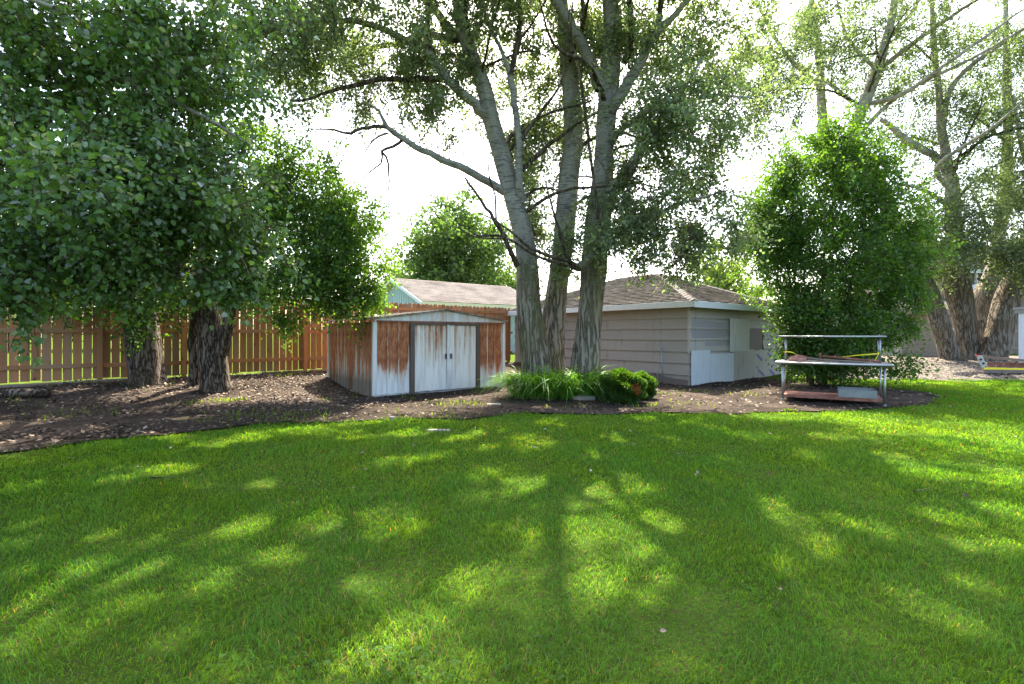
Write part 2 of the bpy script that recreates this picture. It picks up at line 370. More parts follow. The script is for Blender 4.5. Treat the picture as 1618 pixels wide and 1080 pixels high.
strip('gravel_path', np.linspace(9.6, 40, 70), lambda x: 13.6+0.02*(x-9)+0.35*wob(x, x*0, 1.2), lambda x: 25+0*x, 40, M_gravel, 0.012)

# ------------------------------------------------------------------ vegetation generators
def leaves_mesh(name, P, D, N, s, col, mat, wide=0.78, rich=False, origin=(0, 0, 0)):
    n = len(P); D = D/np.linalg.norm(D, axis=1, keepdims=True); S_ = np.cross(D, N); S_ /= np.linalg.norm(S_, axis=1, keepdims=True)+1e-9
    N = np.cross(S_, D); s = s[:, None]; o = A(origin)
    if rich:
        w = s*wide*0.5
        v = np.stack([P, P+D*s*0.28+S_*w*0.92+N*s*0.10, P+D*s*0.66+S_*w*0.72+N*s*0.06, P+D*s-N*s*0.10, P+D*s*0.66-S_*w*0.72+N*s*0.06, P+D*s*0.28-S_*w*0.92+N*s*0.10], 1)
        k = np.arange(n)[:, None]*6
        f = np.concatenate([k+A([0, 1, 2, 3])[None], k+A([0, 3, 4, 5])[None]], 0); r = 6
    else:
        w = s*wide*0.5
        v = np.stack([P, P+D*s*0.42+S_*w+N*s*0.08, P+D*s, P+D*s*0.42-S_*w+N*s*0.08], 1)
        f = np.arange(n)[:, None]*4+A([0, 1, 2, 3])[None]; r = 4
    return mesh_np(name, v.reshape(-1, 3)-o, f, mat, col=np.repeat(col, r, 0))
def rand_dirs(n): 
    d = rng.normal(size=(n, 3)); return d/np.linalg.norm(d, axis=1, keepdims=True)
def leaf_cols(n, base, var=0.3, pale=None, ppale=0.0, yel=0.25):
    c = A(base)[None]*(1+var*rng.normal(size=(n, 1))*0.6).clip(0.45, 1.7)
    y = rng.random((n, 1))*yel; c = c*(1-y)+y*A([base[0]*1.9, base[1]*1.35, base[2]*0.8])[None]
    if pale is not None:
        k = rng.random(n) < ppale; c[k] = A(pale)*(0.75+0.4*rng.random((k.sum(), 1)))
    return c.clip(0.004, 0.9)
def trace(pts):
    P = A([[*at(p[0], p[1], p[2]), p[3]/2*p[2]/F] for p in pts]); return P
def blob_points(blobs, CLUMP=4, CLSIG=0.33, dens=1.0):
    out = []
    for px, py, d, rx, ry, rz, n in blobs:
        n = int(n*dens+0.5); c = at(px, py, d); hi = py < -30; k = max(1, n//(24 if hi else CLUMP)); sub = rand_dirs(k)*(rng.random((k, 1))**0.4)*A([rx, ry, rz])[None]
        q = sub[rng.integers(0, k, n)]+rng.normal(size=(n, 3))*(0.38 if hi else CLSIG*min(rx, rz, 1.6)); out.append(c[None]+q)
    return np.vstack(out)

# openings in the crowns that let sun reach the lawn: (px, py, half width, half height) of each sunny spot on the ground
SPOTS = [(610, 815, 62, 17), (510, 826, 46, 18), (385, 832, 55, 15), (232, 882, 46, 18), (200, 912, 36, 13), (330, 915, 46, 18), (72, 945, 46, 16), (30, 770, 30, 9), (150, 850, 26, 9), (440, 880, 40, 12),
         (840, 702, 40, 15), (930, 717, 30, 10), (985, 690, 40, 9), (1065, 696, 40, 12), (1195, 691, 45, 10), (950, 782, 38, 18), (1000, 770, 33, 18), (830, 766, 45, 13), (760, 750, 30, 13), (1070, 772, 23, 11),
         (1045, 828, 34, 18), (990, 845, 34, 18), (1025, 890, 36, 32), (1265, 833, 40, 26), (1292, 862, 36, 22), (1350, 826, 30, 17), (1215, 800, 30, 12), (950, 935, 48, 26), (925, 970, 40, 18), (660, 1012, 68, 36), (560, 1050, 55, 26), (705, 1060, 60, 28), (1105, 1060, 40, 20), (760, 950, 36, 14),
         (1540, 920, 34, 17), (1480, 970, 46, 30), (1440, 950, 28, 17), (1500, 820, 38, 13), (1470, 750, 60, 10), (1565, 760, 50, 9), (1340, 652, 60, 7), (1230, 662, 50, 7), (1400, 680, 40, 7), (1310, 690, 40, 6), (1280, 720, 36, 7), (1560, 690, 50, 6), (1150, 730, 30, 7), (1590, 810, 36, 12),
         (560, 690, 58, 8), (640, 682, 56, 8), (480, 682, 50, 8), (390, 692, 50, 8), (320, 706, 40, 7), (705, 692, 40, 7), (765, 680, 40, 7), (880, 668, 36, 6), (1010, 664, 40, 5), (1100, 668, 36, 5), (270, 742, 40, 9), (180, 762, 30, 8), (540, 742, 40, 10), (625, 732, 40, 10), (690, 722, 36, 8), (450, 735, 40, 8), (40, 830, 30, 9), (110, 1010, 40, 15), (270, 1010, 36, 14), (880, 840, 36, 12),
         (450, 612, 70, 7), (500, 628, 40, 4), (640, 650, 40, 4), (730, 642, 56, 4), (1100, 632, 30, 4), (260, 690, 40, 4), (860, 645, 30, 3), (1460, 605, 40, 4)]
_r2 = np.random.default_rng(21)
for _ in range(34):
    py_ = 660+420*_r2.random()**1.6; SPOTS.append((_r2.uniform(0, 1618), py_, 10+0.05*(py_-600)*_r2.uniform(0.5, 1.3)+12, 3+0.032*(py_-640)*_r2.uniform(0.6, 1.2)))
SPX = A([gpt(q[0], q[1]) for q in SPOTS]); SPR = A([[q[2]*0.88*d/F+0.025, q[3]*0.85*d*d/(F*EYE)+0.06] for q, (_, d) in zip(SPOTS, SPX)])
def sun_gap(P):
    xg = P[:, 0]-sdir[0]/sdir[2]*P[:, 2]; yg = P[:, 1]-sdir[1]/sdir[2]*P[:, 2]; k = np.zeros(len(P), bool)
    wb = 1+0.22*wob(xg*5, yg*5, 1.0, 4)
    for (x0, y0), (rx, ry) in zip(SPX, SPR): k |= ((xg-x0)/rx)**2+((yg-y0)/ry)**2 < wb
    return k & (rng.random(len(P)) < 0.985)
def build_tree(name, label, base, trunks, limbs, blobs, bark, leafmat, leaf_s, nleaf, leafcol, limb_mat=None, twig_len=0.45, nsub=6,
               droop=0.15, var=0.3, pale=None, ppale=0, wide=0.78, rich=False, group=None, spread=0.07, yel=0.25, extra_leaf_objects=0, zmin=0.4, sides=20, twig_r=0.010, cat='tree', trunk_step=0.12, clump=4, clsig=0.33, dens=1.0, sub_r=1.0, gaps=True, auto=0, auto_len=(1.6, 3.6)):
    base = A(base, float); root = thing(name, label, cat, tuple(base), 0, group)
    nodes, tang, nrad = [], [], []
    limbs = list(limbs)
    for P4 in list(trunks) if auto else []:
        Q = catmull(P4, 0.2); z0 = Q[0, 2]; ok = np.where((Q[:, 2]-z0 > 3.0) & (Q[:, 3] > 0.05))[0]
        for _ in range(auto):
            i = int(rng.choice(ok)); a = rng.uniform(0, 6.28); L = rng.uniform(*auto_len); r0 = min(Q[i, 3]*0.4, 0.012+0.011*L); up = rng.uniform(-0.1, 0.7); h = A([math.cos(a), math.sin(a), 0])
            p = Q[i, :3]; q1 = p+h*L*0.33+A([0, 0, L*0.33*(up+0.35)]); q2 = p+h*L*0.68+A([0, 0, L*0.6*(up+0.2)])+rng.normal(size=3)*0.12; q3 = p+h*L+A([0, 0, L*0.8*up])+rng.normal(size=3)*0.2
            limbs.append(A([[*p, r0], [*q1, r0*0.75], [*q2, r0*0.48], [*q3, 0.006]]))
    for kind, lst in (('trunk', trunks), ('limb', limbs)):
        for P4 in lst:
            Q = catmull(P4, trunk_step if kind == 'trunk' else 0.14); P, R = Q[:, :3].copy(), np.maximum(Q[:, 3], 0.004)
            if kind == 'limb': P[2:-1] += rng.normal(size=P[2:-1].shape)*np.minimum(R[2:-1, None]*0.25, 0.012)
            sd = sides if kind == 'trunk' else 10
            a = np.linspace(0, 2*np.pi, sd, endpoint=False)[None, :]; zz = np.arange(len(P))[:, None]*0.14
            ph = rng.uniform(0, 6.28, 6)
            jit = 1+0.045*np.sin(2*a+zz*1.1+ph[0])+0.04*np.sin(3*a-zz*1.7+ph[1])+0.035*np.sin(5*a+zz*0.5+ph[2])+(0.03*np.sin(9*a+0.6*np.sin(zz*2)+ph[3]) if kind == 'trunk' else 0)
            v, f = tube_arr(P, R, sd, jit)
            me = mesh_np(kind, v-base, f, bark if kind == 'trunk' else ((limb_mat or bark) if R[0] > 0.075 else M_twig), smooth=True)
            link(kind, me, root)
            st = 0 if kind == 'limb' else int(len(P)*0.3)
            nodes.append(P[st:]); tang.append(np.gradient(P, axis=0)[st:]); nrad.append(R[st:])
    nodes = np.vstack(nodes); tang = np.vstack(tang); nrad = np.concatenate(nrad)
    tang /= np.linalg.norm(tang, axis=1, keepdims=True)+1e-9
    CP = blob_points(blobs, clump, clsig, dens); CP = CP[CP[:, 2] > zmin]
    d0 = np.array([np.min(np.sum((nodes-c)**2, 1)) for c in CP]); CP = CP[np.argsort(d0)]
    cap = len(nodes)+len(CP)*6; NB = np.zeros((cap, 3)); TB = np.zeros((cap, 3)); RB = np.zeros(cap)
    k = len(nodes); NB[:k] = nodes; TB[:k] = tang; RB[:k] = nrad
    tv, tf, nv = [], [], 0
    LP, LD = [], []
    for c in CP:
        dv = c-NB[:k]; dist = np.sqrt((dv**2).sum(1)); al = (dv*TB[:k]).sum(1)/(dist+1e-6)
        cost = dist*(1.25-0.35*al); i = int(np.argmin(cost)); p0 = NB[i].copy(); d = dist[i]
        ctrl = p0+TB[i]*d*0.35+(c-p0)*0.25+A([0, 0, 0.16*d])+rng.normal(size=3)*0.06*d
        t = np.linspace(0, 1, 7)[:, None]; path = (1-t)**2*p0+2*t*(1-t)*ctrl+t*t*c
        path[1:-1] += rng.normal(size=(5, 3))*0.03*min(d, 1.0)
        r0 = min(RB[i]*0.7, twig_r*(0.5+0.9*d)); r = np.linspace(max(r0, 0.004), 0.003, 7)
        v, f = tube_arr(path, r, 5); tv.append(v); tf.append(f+nv); nv += len(v)
        gt = np.gradient(path, axis=0); gt /= np.linalg.norm(gt, axis=1, keepdims=True)+1e-9
        NB[k:k+6] = path[1:]; TB[k:k+6] = gt[1:]; RB[k:k+6] = r[1:]; k += 6
        for j in range(nsub):
            a0 = path[rng.integers(3, 7)]; dr = rand_dirs(1)[0]+gt[-1]*0.6; dr[2] -= droop; dr /= np.linalg.norm(dr); L = twig_len*rng.uniform(0.5, 1.3)
            tw = np.stack([a0, a0+dr*L*0.5+A([0, 0, 0.02]), a0+dr*L+A([0, 0, -droop*L*0.5])])
            v, f = tube_arr(tw, A([0.0042, 0.003, 0.0018])*sub_r, 3); tv.append(v); tf.append(f+nv); nv += len(v)
            m = max(2, int(nleaf/nsub*rng.uniform(0.6, 1.4))); tt = rng.random((m, 1))**0.8
            LP.append(a0+(tw[2]-a0)*tt+rng.normal(size=(m, 3))*spread); LD.append(np.repeat(dr[None], m, 0))
    tw = link('twigs', mesh_np('twigs', np.vstack(tv)-base, np.vstack(tf), M_twig, smooth=True), root); tw['kind'] = 'stuff'
    LP = np.vstack(LP); LD = np.vstack(LD)
    if gaps: gk = ~sun_gap(LP); LP, LD = LP[gk], LD[gk]
    n = len(LP)
    D = LD*0.5+rand_dirs(n)*0.8; D[:, 2] -= 0.35
    N = rand_dirs(n)*0.9; N[:, 2] += 0.75
    s = leaf_s*rng.uniform(0.5, 1.35, n); col = leaf_cols(n, leafcol, var, pale, ppale, yel)
    if extra_leaf_objects:
        dist = np.linalg.norm(LP-A([0, 0, EYE]), axis=1); px = LP[:, 0]/np.maximum(LP[:, 1], 0.1)*F+CX; py = HY-(LP[:, 2]-EYE)/np.maximum(LP[:, 1], 0.1)*F
        vis = (px > 0) & (px < 1618) & (py > 0) & (py < 1080) & (LP[:, 1] > 0.5)
        order = np.argsort(np.where(vis, dist, 1e9))[:extra_leaf_objects]
        protos = []
        for q in range(10):
            me = leaves_mesh('leaf', np.zeros((1, 3)), A([[0, 1.0, 0]]), A([[0, 0, 1.0]]), A([1.0]), leaf_cols(1, leafcol, var, pale, 0.25 if q > 7 else 0, yel), leafmat, wide, True); protos.append(me)
        for q in order:
            dd = D[q]/np.linalg.norm(D[q]); sx = np.cross(dd, N[q]); sx /= np.linalg.norm(sx); nn = np.cross(sx, dd)
            mt = Matrix(((sx[0], dd[0], nn[0]), (sx[1], dd[1], nn[1]), (sx[2], dd[2], nn[2]))).to_4x4()
            o = bpy.data.objects.new('leaf', protos[rng.integers(0, 10)]); C.objects.link(o); o.parent = root
            o.matrix_local = Matrix.Translation(Vector(LP[q]-base)) @ mt @ Matrix.Scale(float(s[q]), 4)
        keep = np.ones(n, bool); keep[order] = False; LP, D, N, s, col = LP[keep], D[keep], N[keep], s[keep], col[keep]
    cr = link('crown', leaves_mesh('crown', LP, D, N, s, col, leafmat, wide, rich, base), root); cr['kind'] = 'stuff'
    return root

# ------------------------------------------------------------------ cedar fence
FA = A([-9.86, 9.31]); FB = A([-0.205, 17.4]); FD = (FB-FA)/np.linalg.norm(FB-FA); FROT = math.atan2(FD[1], FD[0])
FO = FA-FD*4.2; FL = float(np.linalg.norm(FB-FA))+4.2+0.3
fz = 0.29
fence = thing('wooden_fence', 'tall new cedar board fence with gaps running behind the rusty metal shed', 'fence', (FO[0], FO[1], fz), FROT)
protos = []
for i in range(5):
    b = MB(); w = 0.0695; e = 0.022+0.004*i
    b.prism([(-w, 0.03), (w, 0.03), (w, 1.93-e), (w-e, 1.93), (-w+e, 1.93), (-w, 1.93-e)], 'y', 0.0, 0.018); protos.append(b.mesh('board', M_cedar))
x = 0.08; nb = 0
while x < FL:
    o = link('board', protos[random.randrange(5)], fence, (x, 0.042+random.uniform(-0.003, 0.003), random.uniform(-0.012, 0.015)+0.04), (random.uniform(-.006, .006), random.uniform(-.006, .006), random.uniform(-.03, .03)))
    x += 0.153+random.uniform(-0.003, 0.004); nb += 1
def fpos(px):
    d = 1490/(160-0.093*px); p = A([(px-CX)/F*d, d]); return float(np.dot(p-FO, FD))
posts = [0.2, 2.4, fpos(158), fpos(290), fpos(481), fpos(481)+2.45, fpos(481)+4.9, FL-0.25]
for p in posts:
    MB().box(-0.045, 0.045, -0.095, -0.003, -0.35, 1.84).build('post', M_cedar, fence, (p, 0, 0), bevel=0.004)
ends = [0.0]+posts[1:-1]+[FL]
for z, hh in ((0.36, 0.045), (1.08, 0.045), (1.78, 0.045)):
    for a, b in zip(ends[:-1], ends[1:]):
        L = b-a-0.004
        MB().box(-L/2, L/2, 0.0, 0.038, -hh, hh).build('rail', M_cedar_x, fence, ((a+b)/2, 0, z+random.uniform(-.01, .01)), (0, random.uniform(-.004, .004), 0), bevel=0.003)
for p in posts[2:6]:
    for sd in (-1, 1): MB().box(-0.17, 0.17, 0.0, 0.04, -0.05, 0.05).build('block', M_cedar_x, fence, (p+sd*0.22, -0.001, 1.245), bevel=0.003)
for (px0, px1, off) in ((-60, 128, 0.20), (132, 205, 0.22), (410, 440, 0.25), (444, 478, 0.22), (486, 530, 0.2)):
    a, b = fpos(px0), fpos(px1); c = FO+FD*(a+b)/2+A([FD[1], -FD[0]])*off
    t = MB().box(-(b-a)/2, (b-a)/2, -0.06, 0.06, -0.1, 0.05).build('edging_timber', M_oldwood_x, None, (c[0], c[1], float(gz(c[0], c[1]))+0.03), (0, random.uniform(-.01, .01), FROT+random.uniform(-.02, .02)), bevel=0.012)
    tag(t, {-60: 'long weathered grey edging timber along the fence foot beyond the bed', 132: 'short grey edging timber beside the thick dark tree trunk', 410: 'short dark timber block at the fence foot', 444: 'dark timber offcut beside the fence post', 486: 'edging timber at the fence foot beside the rusty shed'}[px0], 'timber')

# ------------------------------------------------------------------ metal shed
sx0, sy0 = gpt(591, 628.6)
SW, SD_, SH, PK = 3.36, 2.75, 1.60, 0.27
SROT = math.atan2(U[1], U[0])
shed = thing('metal_shed', 'rusty pale blue metal garden shed with sliding doors and low gable roof', 'shed', (sx0, sy0, float(gz(sx0, sy0))-0.02), SROT)
def panel(w, h, ribs, depth=0.018, front=True):              # vertical sheet in x with raised ribs
    pr = [(0.0, 0.0)]; 
    for r in ribs: pr += [(r-0.022, 0.0), (r-0.014, -depth), (r+0.014, -depth), (r+0.022, 0.0)]
    pr += [(w, 0.0)]; return pr
def put_panel(name, x0, w, h, ribs, mat, z0=0.06, y=0.0, nz=1):
    return MB().sheet(panel(w, h, ribs), 'z', z0, z0+h).build(name, mat, shed, (x0, y, 0))
LP0, RP0 = 0.055, 2.64
for i in range(3): put_panel('wall_panel', LP0+i*0.246, 0.244, SH-0.08, [0.232] if i < 2 else [0.02], M_rust_front)
for i in range(3): put_panel('wall_panel', RP0+i*0.222, 0.220, SH-0.08, [0.208] if i < 2 else [0.02], M_rust_front)
put_panel('door', 0.915, 0.80, 1.47, [0.2, 0.4, 0.6], M_rust_door, z0=0.075, y=-0.012)
d2 = put_panel('door', 1.70, 0.80, 1.47, [0.17, 0.37, 0.58], M_rust_door, z0=0.075, y=-0.03); d2.rotation_euler = (0, 0.006, 0.012)
MB().box(-0.028, 0.028, -0.008, 0.004, 0.08, 1.54).build('door_edge', M_rust_trim, shed, (1.72, -0.047, 0), (0, 0.012, 0.0))
MB().box(-0.016, 0.030, -0.03, 0.0, 0.09, 0.52).build('door_edge', M_rust_trim, shed, (1.735, -0.055, 0), (0.02, -0.035, 0.2))
for hx in (1.665, 1.80): MB().box(-0.016, 0.016, -0.03, 0.0, -0.06, 0.06).build('handle', M_black, shed, (hx, -0.055, 0.83), bevel=0.005)
for px_ in (0.80, 2.52): MB().box(0, 0.105, -0.045, 0.01, 0.05, SH-0.02).build('door_post', M_brown, shed, (px_, 0, 0), bevel=0.004)
MB().box(0.80, 2.62, -0.05, 0.0, SH-0.075, SH-0.0205).build('door_track', M_brown, shed)
MB().box(0.0, SW, -0.03, 0.03, 0.0, 0.058).build('base_rail', M_rust_trim, shed, bevel=0.003)
MB().box(-0.028, 0.03, 0.032, SD_, 0.0, 0.058).build('base_rail', M_rust_side, shed)
for cx_, cy_ in ((0, 0), (SW, 0), (0, SD_), (SW, SD_)):
    MB().box(-0.03, 0.052, -0.034, 0.05, 0.06, SH-0.021).build('corner_trim', M_rust_trim, shed, (cx_ if cx_ == 0 else cx_-0.022, cy_, 0), bevel=0.004)
n = 11; w = (SD_-0.10)/n
for i in range(n):
    MB().sheet([(-0.012 if k in (1, 2) else 0.0, y) for k, y in enumerate((0, 0.012, 0.032, 0.044, w))], 'z', 0.0, SH-0.08).build('wall_panel', M_rust_side, shed, (0.0, 0.05+i*w, 0.06))
for i in range(n):
    MB().sheet([(0.012 if k in (1, 2) else 0.0, y) for k, y in enumerate((0, 0.012, 0.032, 0.044, w))], 'z', 0.0, SH-0.08).build('wall_panel', M_rust_side, shed, (SW, 0.05+i*w, 0.06))
MB().box(0.05, SW-0.05, SD_-0.005, SD_+0.005, 0.06, SH-0.02).build('back_wall', M_rust_side, shed)
for sd in (0, 1):                                            # gable header in two halves, rust line between
    x0, x1 = (0.0, SW/2-0.006) if sd == 0 else (SW/2+0.006, SW)
    z0 = 0.0; poly = [(x0, SH-0.018), (x1, SH-0.018)]+([(x1, SH+PK-0.02), (x0, SH+0.055)] if sd == 0 else [(x1, SH+0.055), (x0, SH+PK-0.02)])
    MB().prism(poly, 'y', -0.052, -0.012).build('gable_header', M_rust_trim, shed)
MB().box(SW/2-0.006, SW/2+0.006, -0.049, -0.02, SH-0.01, SH+PK-0.03).build('header_seam', M_rusty, shed)
MB().box(0.03, SW-0.03, -0.0555, -0.0525, SH-0.018, SH+0.012).build('header_lip', M_rusty, shed)
ov = 0.07; nr = 15
for sd in (-1, 1):
    for i in range(nr):
        y0 = -0.11+i*(SD_+0.2)/nr; y1 = y0+(SD_+0.2)/nr
        X0, X1 = SW/2, SW/2+sd*(SW/2+ov); Z0, Z1 = SH+PK, SH+0.04
        r = MB(); yy = [y0, y0+0.03, y0+0.045, y1]; hz = [0.022, 0.022, 0, 0]
        r.add([(X0, y, Z0+h) for y, h in zip(yy, hz)]+[(X1, y, Z1+h) for y, h in zip(yy, hz)]+[(X0, y, Z0-0.012) for y in (y0, y1)]+[(X1, y, Z1-0.012) for y in (y0, y1)],
              [(i_, i_+1, i_+5, i_+4) for i_ in range(3)]+[(8, 9, 11, 10), (4, 5, 6, 7, 11, 10), (0, 4, 10, 8), (3, 9, 11, 7)])
        r.build('roof_panel', M_shedroof, shed)
MB().box(SW/2-0.06, SW/2+0.06, -0.115, SD_+0.1, SH+PK+0.012, SH+PK+0.032).build('ridge_cap', M_shedroof, shed)
gr = Mat('green_stain'); gv = gr.coord()
# ------------------------------------------------------------------ garage
def shingled(mb_name, planes, mat, parent, expo=0.14, tab=0.32, lift=0.014):
    vs_, fs_, cs_ = [], [], []
    for e0, e1, r0, r1 in planes:
        e0, e1, r0, r1 = map(lambda q: A(q, float), (e0, e1, r0, r1))
        nrm = np.cross(e1-e0, (r0+r1)/2-(e0+e1)/2); nrm /= np.linalg.norm(nrm)
        if nrm[2] < 0: nrm = -nrm
        H = np.linalg.norm((r0+r1)/2-(e0+e1)/2); nc = max(2, int(H/expo))
        for i in range(nc):
            t0, t1 = i/nc, (i+1)/nc
            a0, a1 = e0+(r0-e0)*t0, e1+(r1-e1)*t0; b0, b1 = e0+(r0-e0)*t1, e1+(r1-e1)*t1
            L = np.linalg.norm(a1-a0); nt = max(1, int(L/tab)); ph = rng.random()*0.9
            cuts = np.unique(np.clip((np.arange(nt+2)-ph)/nt, 0, 1))
            for s0, s1 in zip(cuts[:-1], cuts[1:]):
                j = lift*rng.uniform(0.6, 1.5); k = len(vs_)
                g_ = 0.004/L if L > 0.1 else 0
                p = [a0+(a1-a0)*(s0+g_), a0+(a1-a0)*(s1-g_), b0+(b1-b0)*(s1-g_), b0+(b1-b0)*(s0+g_)]
                vs_ += [p[0]+nrm*j, p[1]+nrm*j, p[2]+nrm*0.002, p[3]+nrm*0.002, p[0]-nrm*0.005, p[1]-nrm*0.005]
                fs_ += [(k, k+1, k+2, k+3), (k+4, k+5, k+1, k)]; cs_ += [rng.random()]*6
    o = link(mb_name, mesh_np(mb_name, A(vs_), A(fs_), mat, col=np.repeat(A(cs_)[:, None], 3, 1)), parent); o['kind'] = 'stuff'; return o

gxc, gyc = gpt(1089, 610)
GL, GW, GH = 6.93, 5.25, 2.02
gar = thing('garage', 'low taupe lap sided garage with hip roof and patched end wall', 'garage', (gxc, gyc, float(gz(gxc, gyc))-0.03), SROT)
# local x along U (patched wall), local y along V (plain wall on x=0)
MB().box(0.02, GW-0.02, 0.02, GL-0.02, -0.05, GH).build('wall_core', M_dark, gar)
rows = [0.0, 0.30, 0.60, 0.89, 1.19, 1.48, 1.76, GH]
def lap(a, b, z0, z1, face, mat, name='siding_board'):
    h = z1-z0; p = MB(); pr = [(0.004, 0.006), (-0.040, 0.0), (-0.040, 0.014), (-0.002, h+0.012), (0.004, h+0.012)]
    if face == 'x': p.prism(pr, 'y', 0, b-a); return p.build(name, mat, gar, (0.012, a, z0), (0, 0, random.uniform(-.0008, .0008)))
    p.prism(pr, 'x', 0, b-a); return p.build(name, mat, gar, (a, 0.012, z0))
for i in range(7):
    cut = [2.44, 1.2, 2.9, 1.3, 2.1, 2.7, 1.9][i]; cuts = [0.012, cut, cut+2.44, GL] 
    for a, b in zip(cuts[:-1], cuts[1:]):
        lap(a+0.0015, b-0.0015, rows[i]-0.05*(i == 0), rows[i+1], 'x', M_siding)
# bare dark patch low near corner
MB().prism([(0.03, 0.0), (1.3, 0.0), (1.22, 0.18), (1.12, 0.27), (0.95, 0.30), (0.75, 0.245), (0.4, 0.20), (0.03, 0.19)], 'x', -0.0045, 0.0).build('bare_patch', M_siding_dk, gar, (-0.0300, 0, 0.0), (0, 0.10, 0))
for i in range(7):
    z0, z1 = rows[i]-0.05*(i == 0), rows[i+1]
    if i >= 5: segs = [(0.012, 2.3, M_siding2), (2.3, 4.3, M_siding2), (4.3, GW, M_siding)]
    elif i in (3, 4): segs = [(0.012, 1.9, M_siding2), (1.9, 3.62, M_siding2), (4.12, GW, M_siding2)]
    else: segs = [(0.012, 2.4, M_siding2), (2.4, GW, M_siding2)]
    for a, b, m_ in segs: lap(a+0.0015, b-0.0015, z0, z1, 'y', m_)
def flat(name, x0, x1, z0, z1, mat, y=-0.042, th=0.010, rot=0, wav=True):
    w, h = x1-x0, z1-z0; j = lambda: random.uniform(-0.015, 0.015) if wav else 0
    return MB().prism([(0, 0), (w/2, j()), (w, 0), (w+j(), h*0.5), (w, h), (w*0.6, h+j()), (0, h), (j(), h*0.5)], 'y', -th, 0).build(name, mat, gar, (x0, y, z0), (0, rot, 0))
# grey over-painted areas, boards and panels on the end wall
def paint(poly, z, mat, y): MB().prism(poly, 'y', -0.003, 0).build('paint_patch', mat, gar, (0, -0.0265, z), (-0.125, 0, 0))
paint([(0.06, 0.02), (2.0, 0.02), (2.0, 0.20), (1.55, 0.17), (1.1, 0.225), (0.5, 0.25), (0.1, 0.22)], rows[5], M_patch, -0.0195)
paint([(0.12, 0.02), (2.0, 0.02), (2.0, 0.26), (0.06, 0.27)], rows[4], M_patch, -0.0195)
paint([(0.75, 0.03), (2.0, 0.03), (2.0, 0.26), (0.75, 0.26)], rows[3], M_patch, -0.0195)
flat('patch_board', 0.02, 0.93, 0.02, 0.93, M_board); flat('patch_board', 0.945, 2.2, -0.02, 0.83, M_board, y=-0.0415)
flat('patch_board', 2.21, 3.42, -0.02, 0.91, M_siding2, y=-0.041); flat('patch_board', 0.4, 1.6, -0.03, 0.06, M_patch, y=-0.0545)
pr = [(0.0, 0.0)]; nc = 11
for i in range(nc): pr += [(i*0.105+0.02, -0.0), (i*0.105+0.04, -0.022), (i*0.105+0.07, -0.022), (i*0.105+0.09, 0.0)]
MB().sheet([(a, b) for a, b in pr], 'z', 0.0, 0.93).build('corrugated_panel', M_corr, gar, (1.98, -0.045, 0.86), (0, 0.01, 0))
MB().box(3.2, 4.14, 0.013, 0.03, 0.87, 1.50).build('window_opening', M_dark, gar)
MB().box(3.16, 3.98, -0.044, -0.034, 0.89, 1.52).build('window_cover', M_screen, gar)
ins = flat('insulation_board', 3.43, 5.0, -0.02, 0.87, M_siding2, y=-0.0415)
for (a, b) in ((0.12, 0.60), (0.85, 0.62), (0.25, 0.12), (0.98, 0.10), (0.1, 0.36), (1.2, 0.38)):
    L = 0.36 if b not in (0.36, 0.38) else 0.08
    MB().prism([(a, b+L*0.45), (a+0.09, b+L*0.52), (a+0.09+L, b+0.06-L*0.15), (a+L, b-L*0.15)], 'y', -0.0045, -0.002).build('printed_stripe', M_blue, ins, (0, -0.0105, 0))
flat('patch_board', 4.99, GW+0.02, -0.02, 0.98, M_siding2, y=-0.0405)
MB().box(-0.034, 0.0, -0.034, 0.03, 0.86, GH).build('corner_strip', M_siding2, gar)
ov = 0.34; ez = GH+0.02; rise = 1.16
e = lambda x, y: (x, y, ez+0.13)
c00, c10, c11, c01 = e(-ov, -ov), e(GW+ov, -ov), e(GW+ov, GL+ov), e(-ov, GL+ov)
hw = GW/2; rA, rB = (GW/2, hw, ez+0.13+rise), (GW/2, GL-hw, ez+0.13+rise)
roof = MB().add([(c[0]*1.0, c[1], c[2]-0.012) for c in (c00, c10, c11, c01, rA, rB)], [(0, 1, 4), (1, 2, 5, 4), (2, 3, 5), (3, 0, 4, 5), (3, 2, 1, 0)]).build('roof', M_dark, gar)
shingled('shingles', [(c00, c10, rA, rA), (c01, c00, rB, rA), (c10, c11, rA, rB), (c11, c01, rB, rB)], M_shingle, roof)
for P0, P1 in ((c00, rA), (c10, rA), (c01, rB), (rA, rB)):   # hip and ridge caps
    P0, P1 = A(P0), A(P1); L = np.linalg.norm(P1-P0); k = int(L/0.2)
    mbh = MB(); d = (P1-P0)/L; s = np.cross(d, (0, 0, 1)); s /= np.linalg.norm(s)
    for i in range(k):
        a = P0+d*L*i/k; b = P0+d*L*(i+1)/k; zz = A((0, 0, 0.03+rng.uniform(0, .008))); zb = A((0, 0, 0.022))
        mbh.add([a+s*0.12+(0, 0, -0.02), a+zz, a-s*0.12+(0, 0, -0.02), b-s*0.12+(0, 0, -0.028), b+zb, b+s*0.12+(0, 0, -0.028)], [(0, 1, 4, 5), (1, 2, 3, 4)])
    mbh.build('hip_cap', simple('cap', (0.055, 0.05, 0.045), 0.95), roof)
fz0, fz1 = ez-0.03, ez+0.125
MB().box(-ov-0.02, -ov, -ov-0.02, GL+ov, fz0, fz1).build('fascia', M_fascia, gar, bevel=0.003)
MB().box(-ov+0.002, GW+ov, -ov-0.02, -ov, fz0-0.01, fz1-0.003).build('fascia', M_fascia, gar, bevel=0.003)
MB().box(GW+ov, GW+ov+0.02, -ov-0.02, GL+ov, fz0, fz1).build('fascia', M_fascia, gar)
MB().box(-ov+0.003, GW+ov-0.003, -ov+0.003, -0.042, fz0+0.01, fz0+0.022).build('soffit', M_siding, gar)
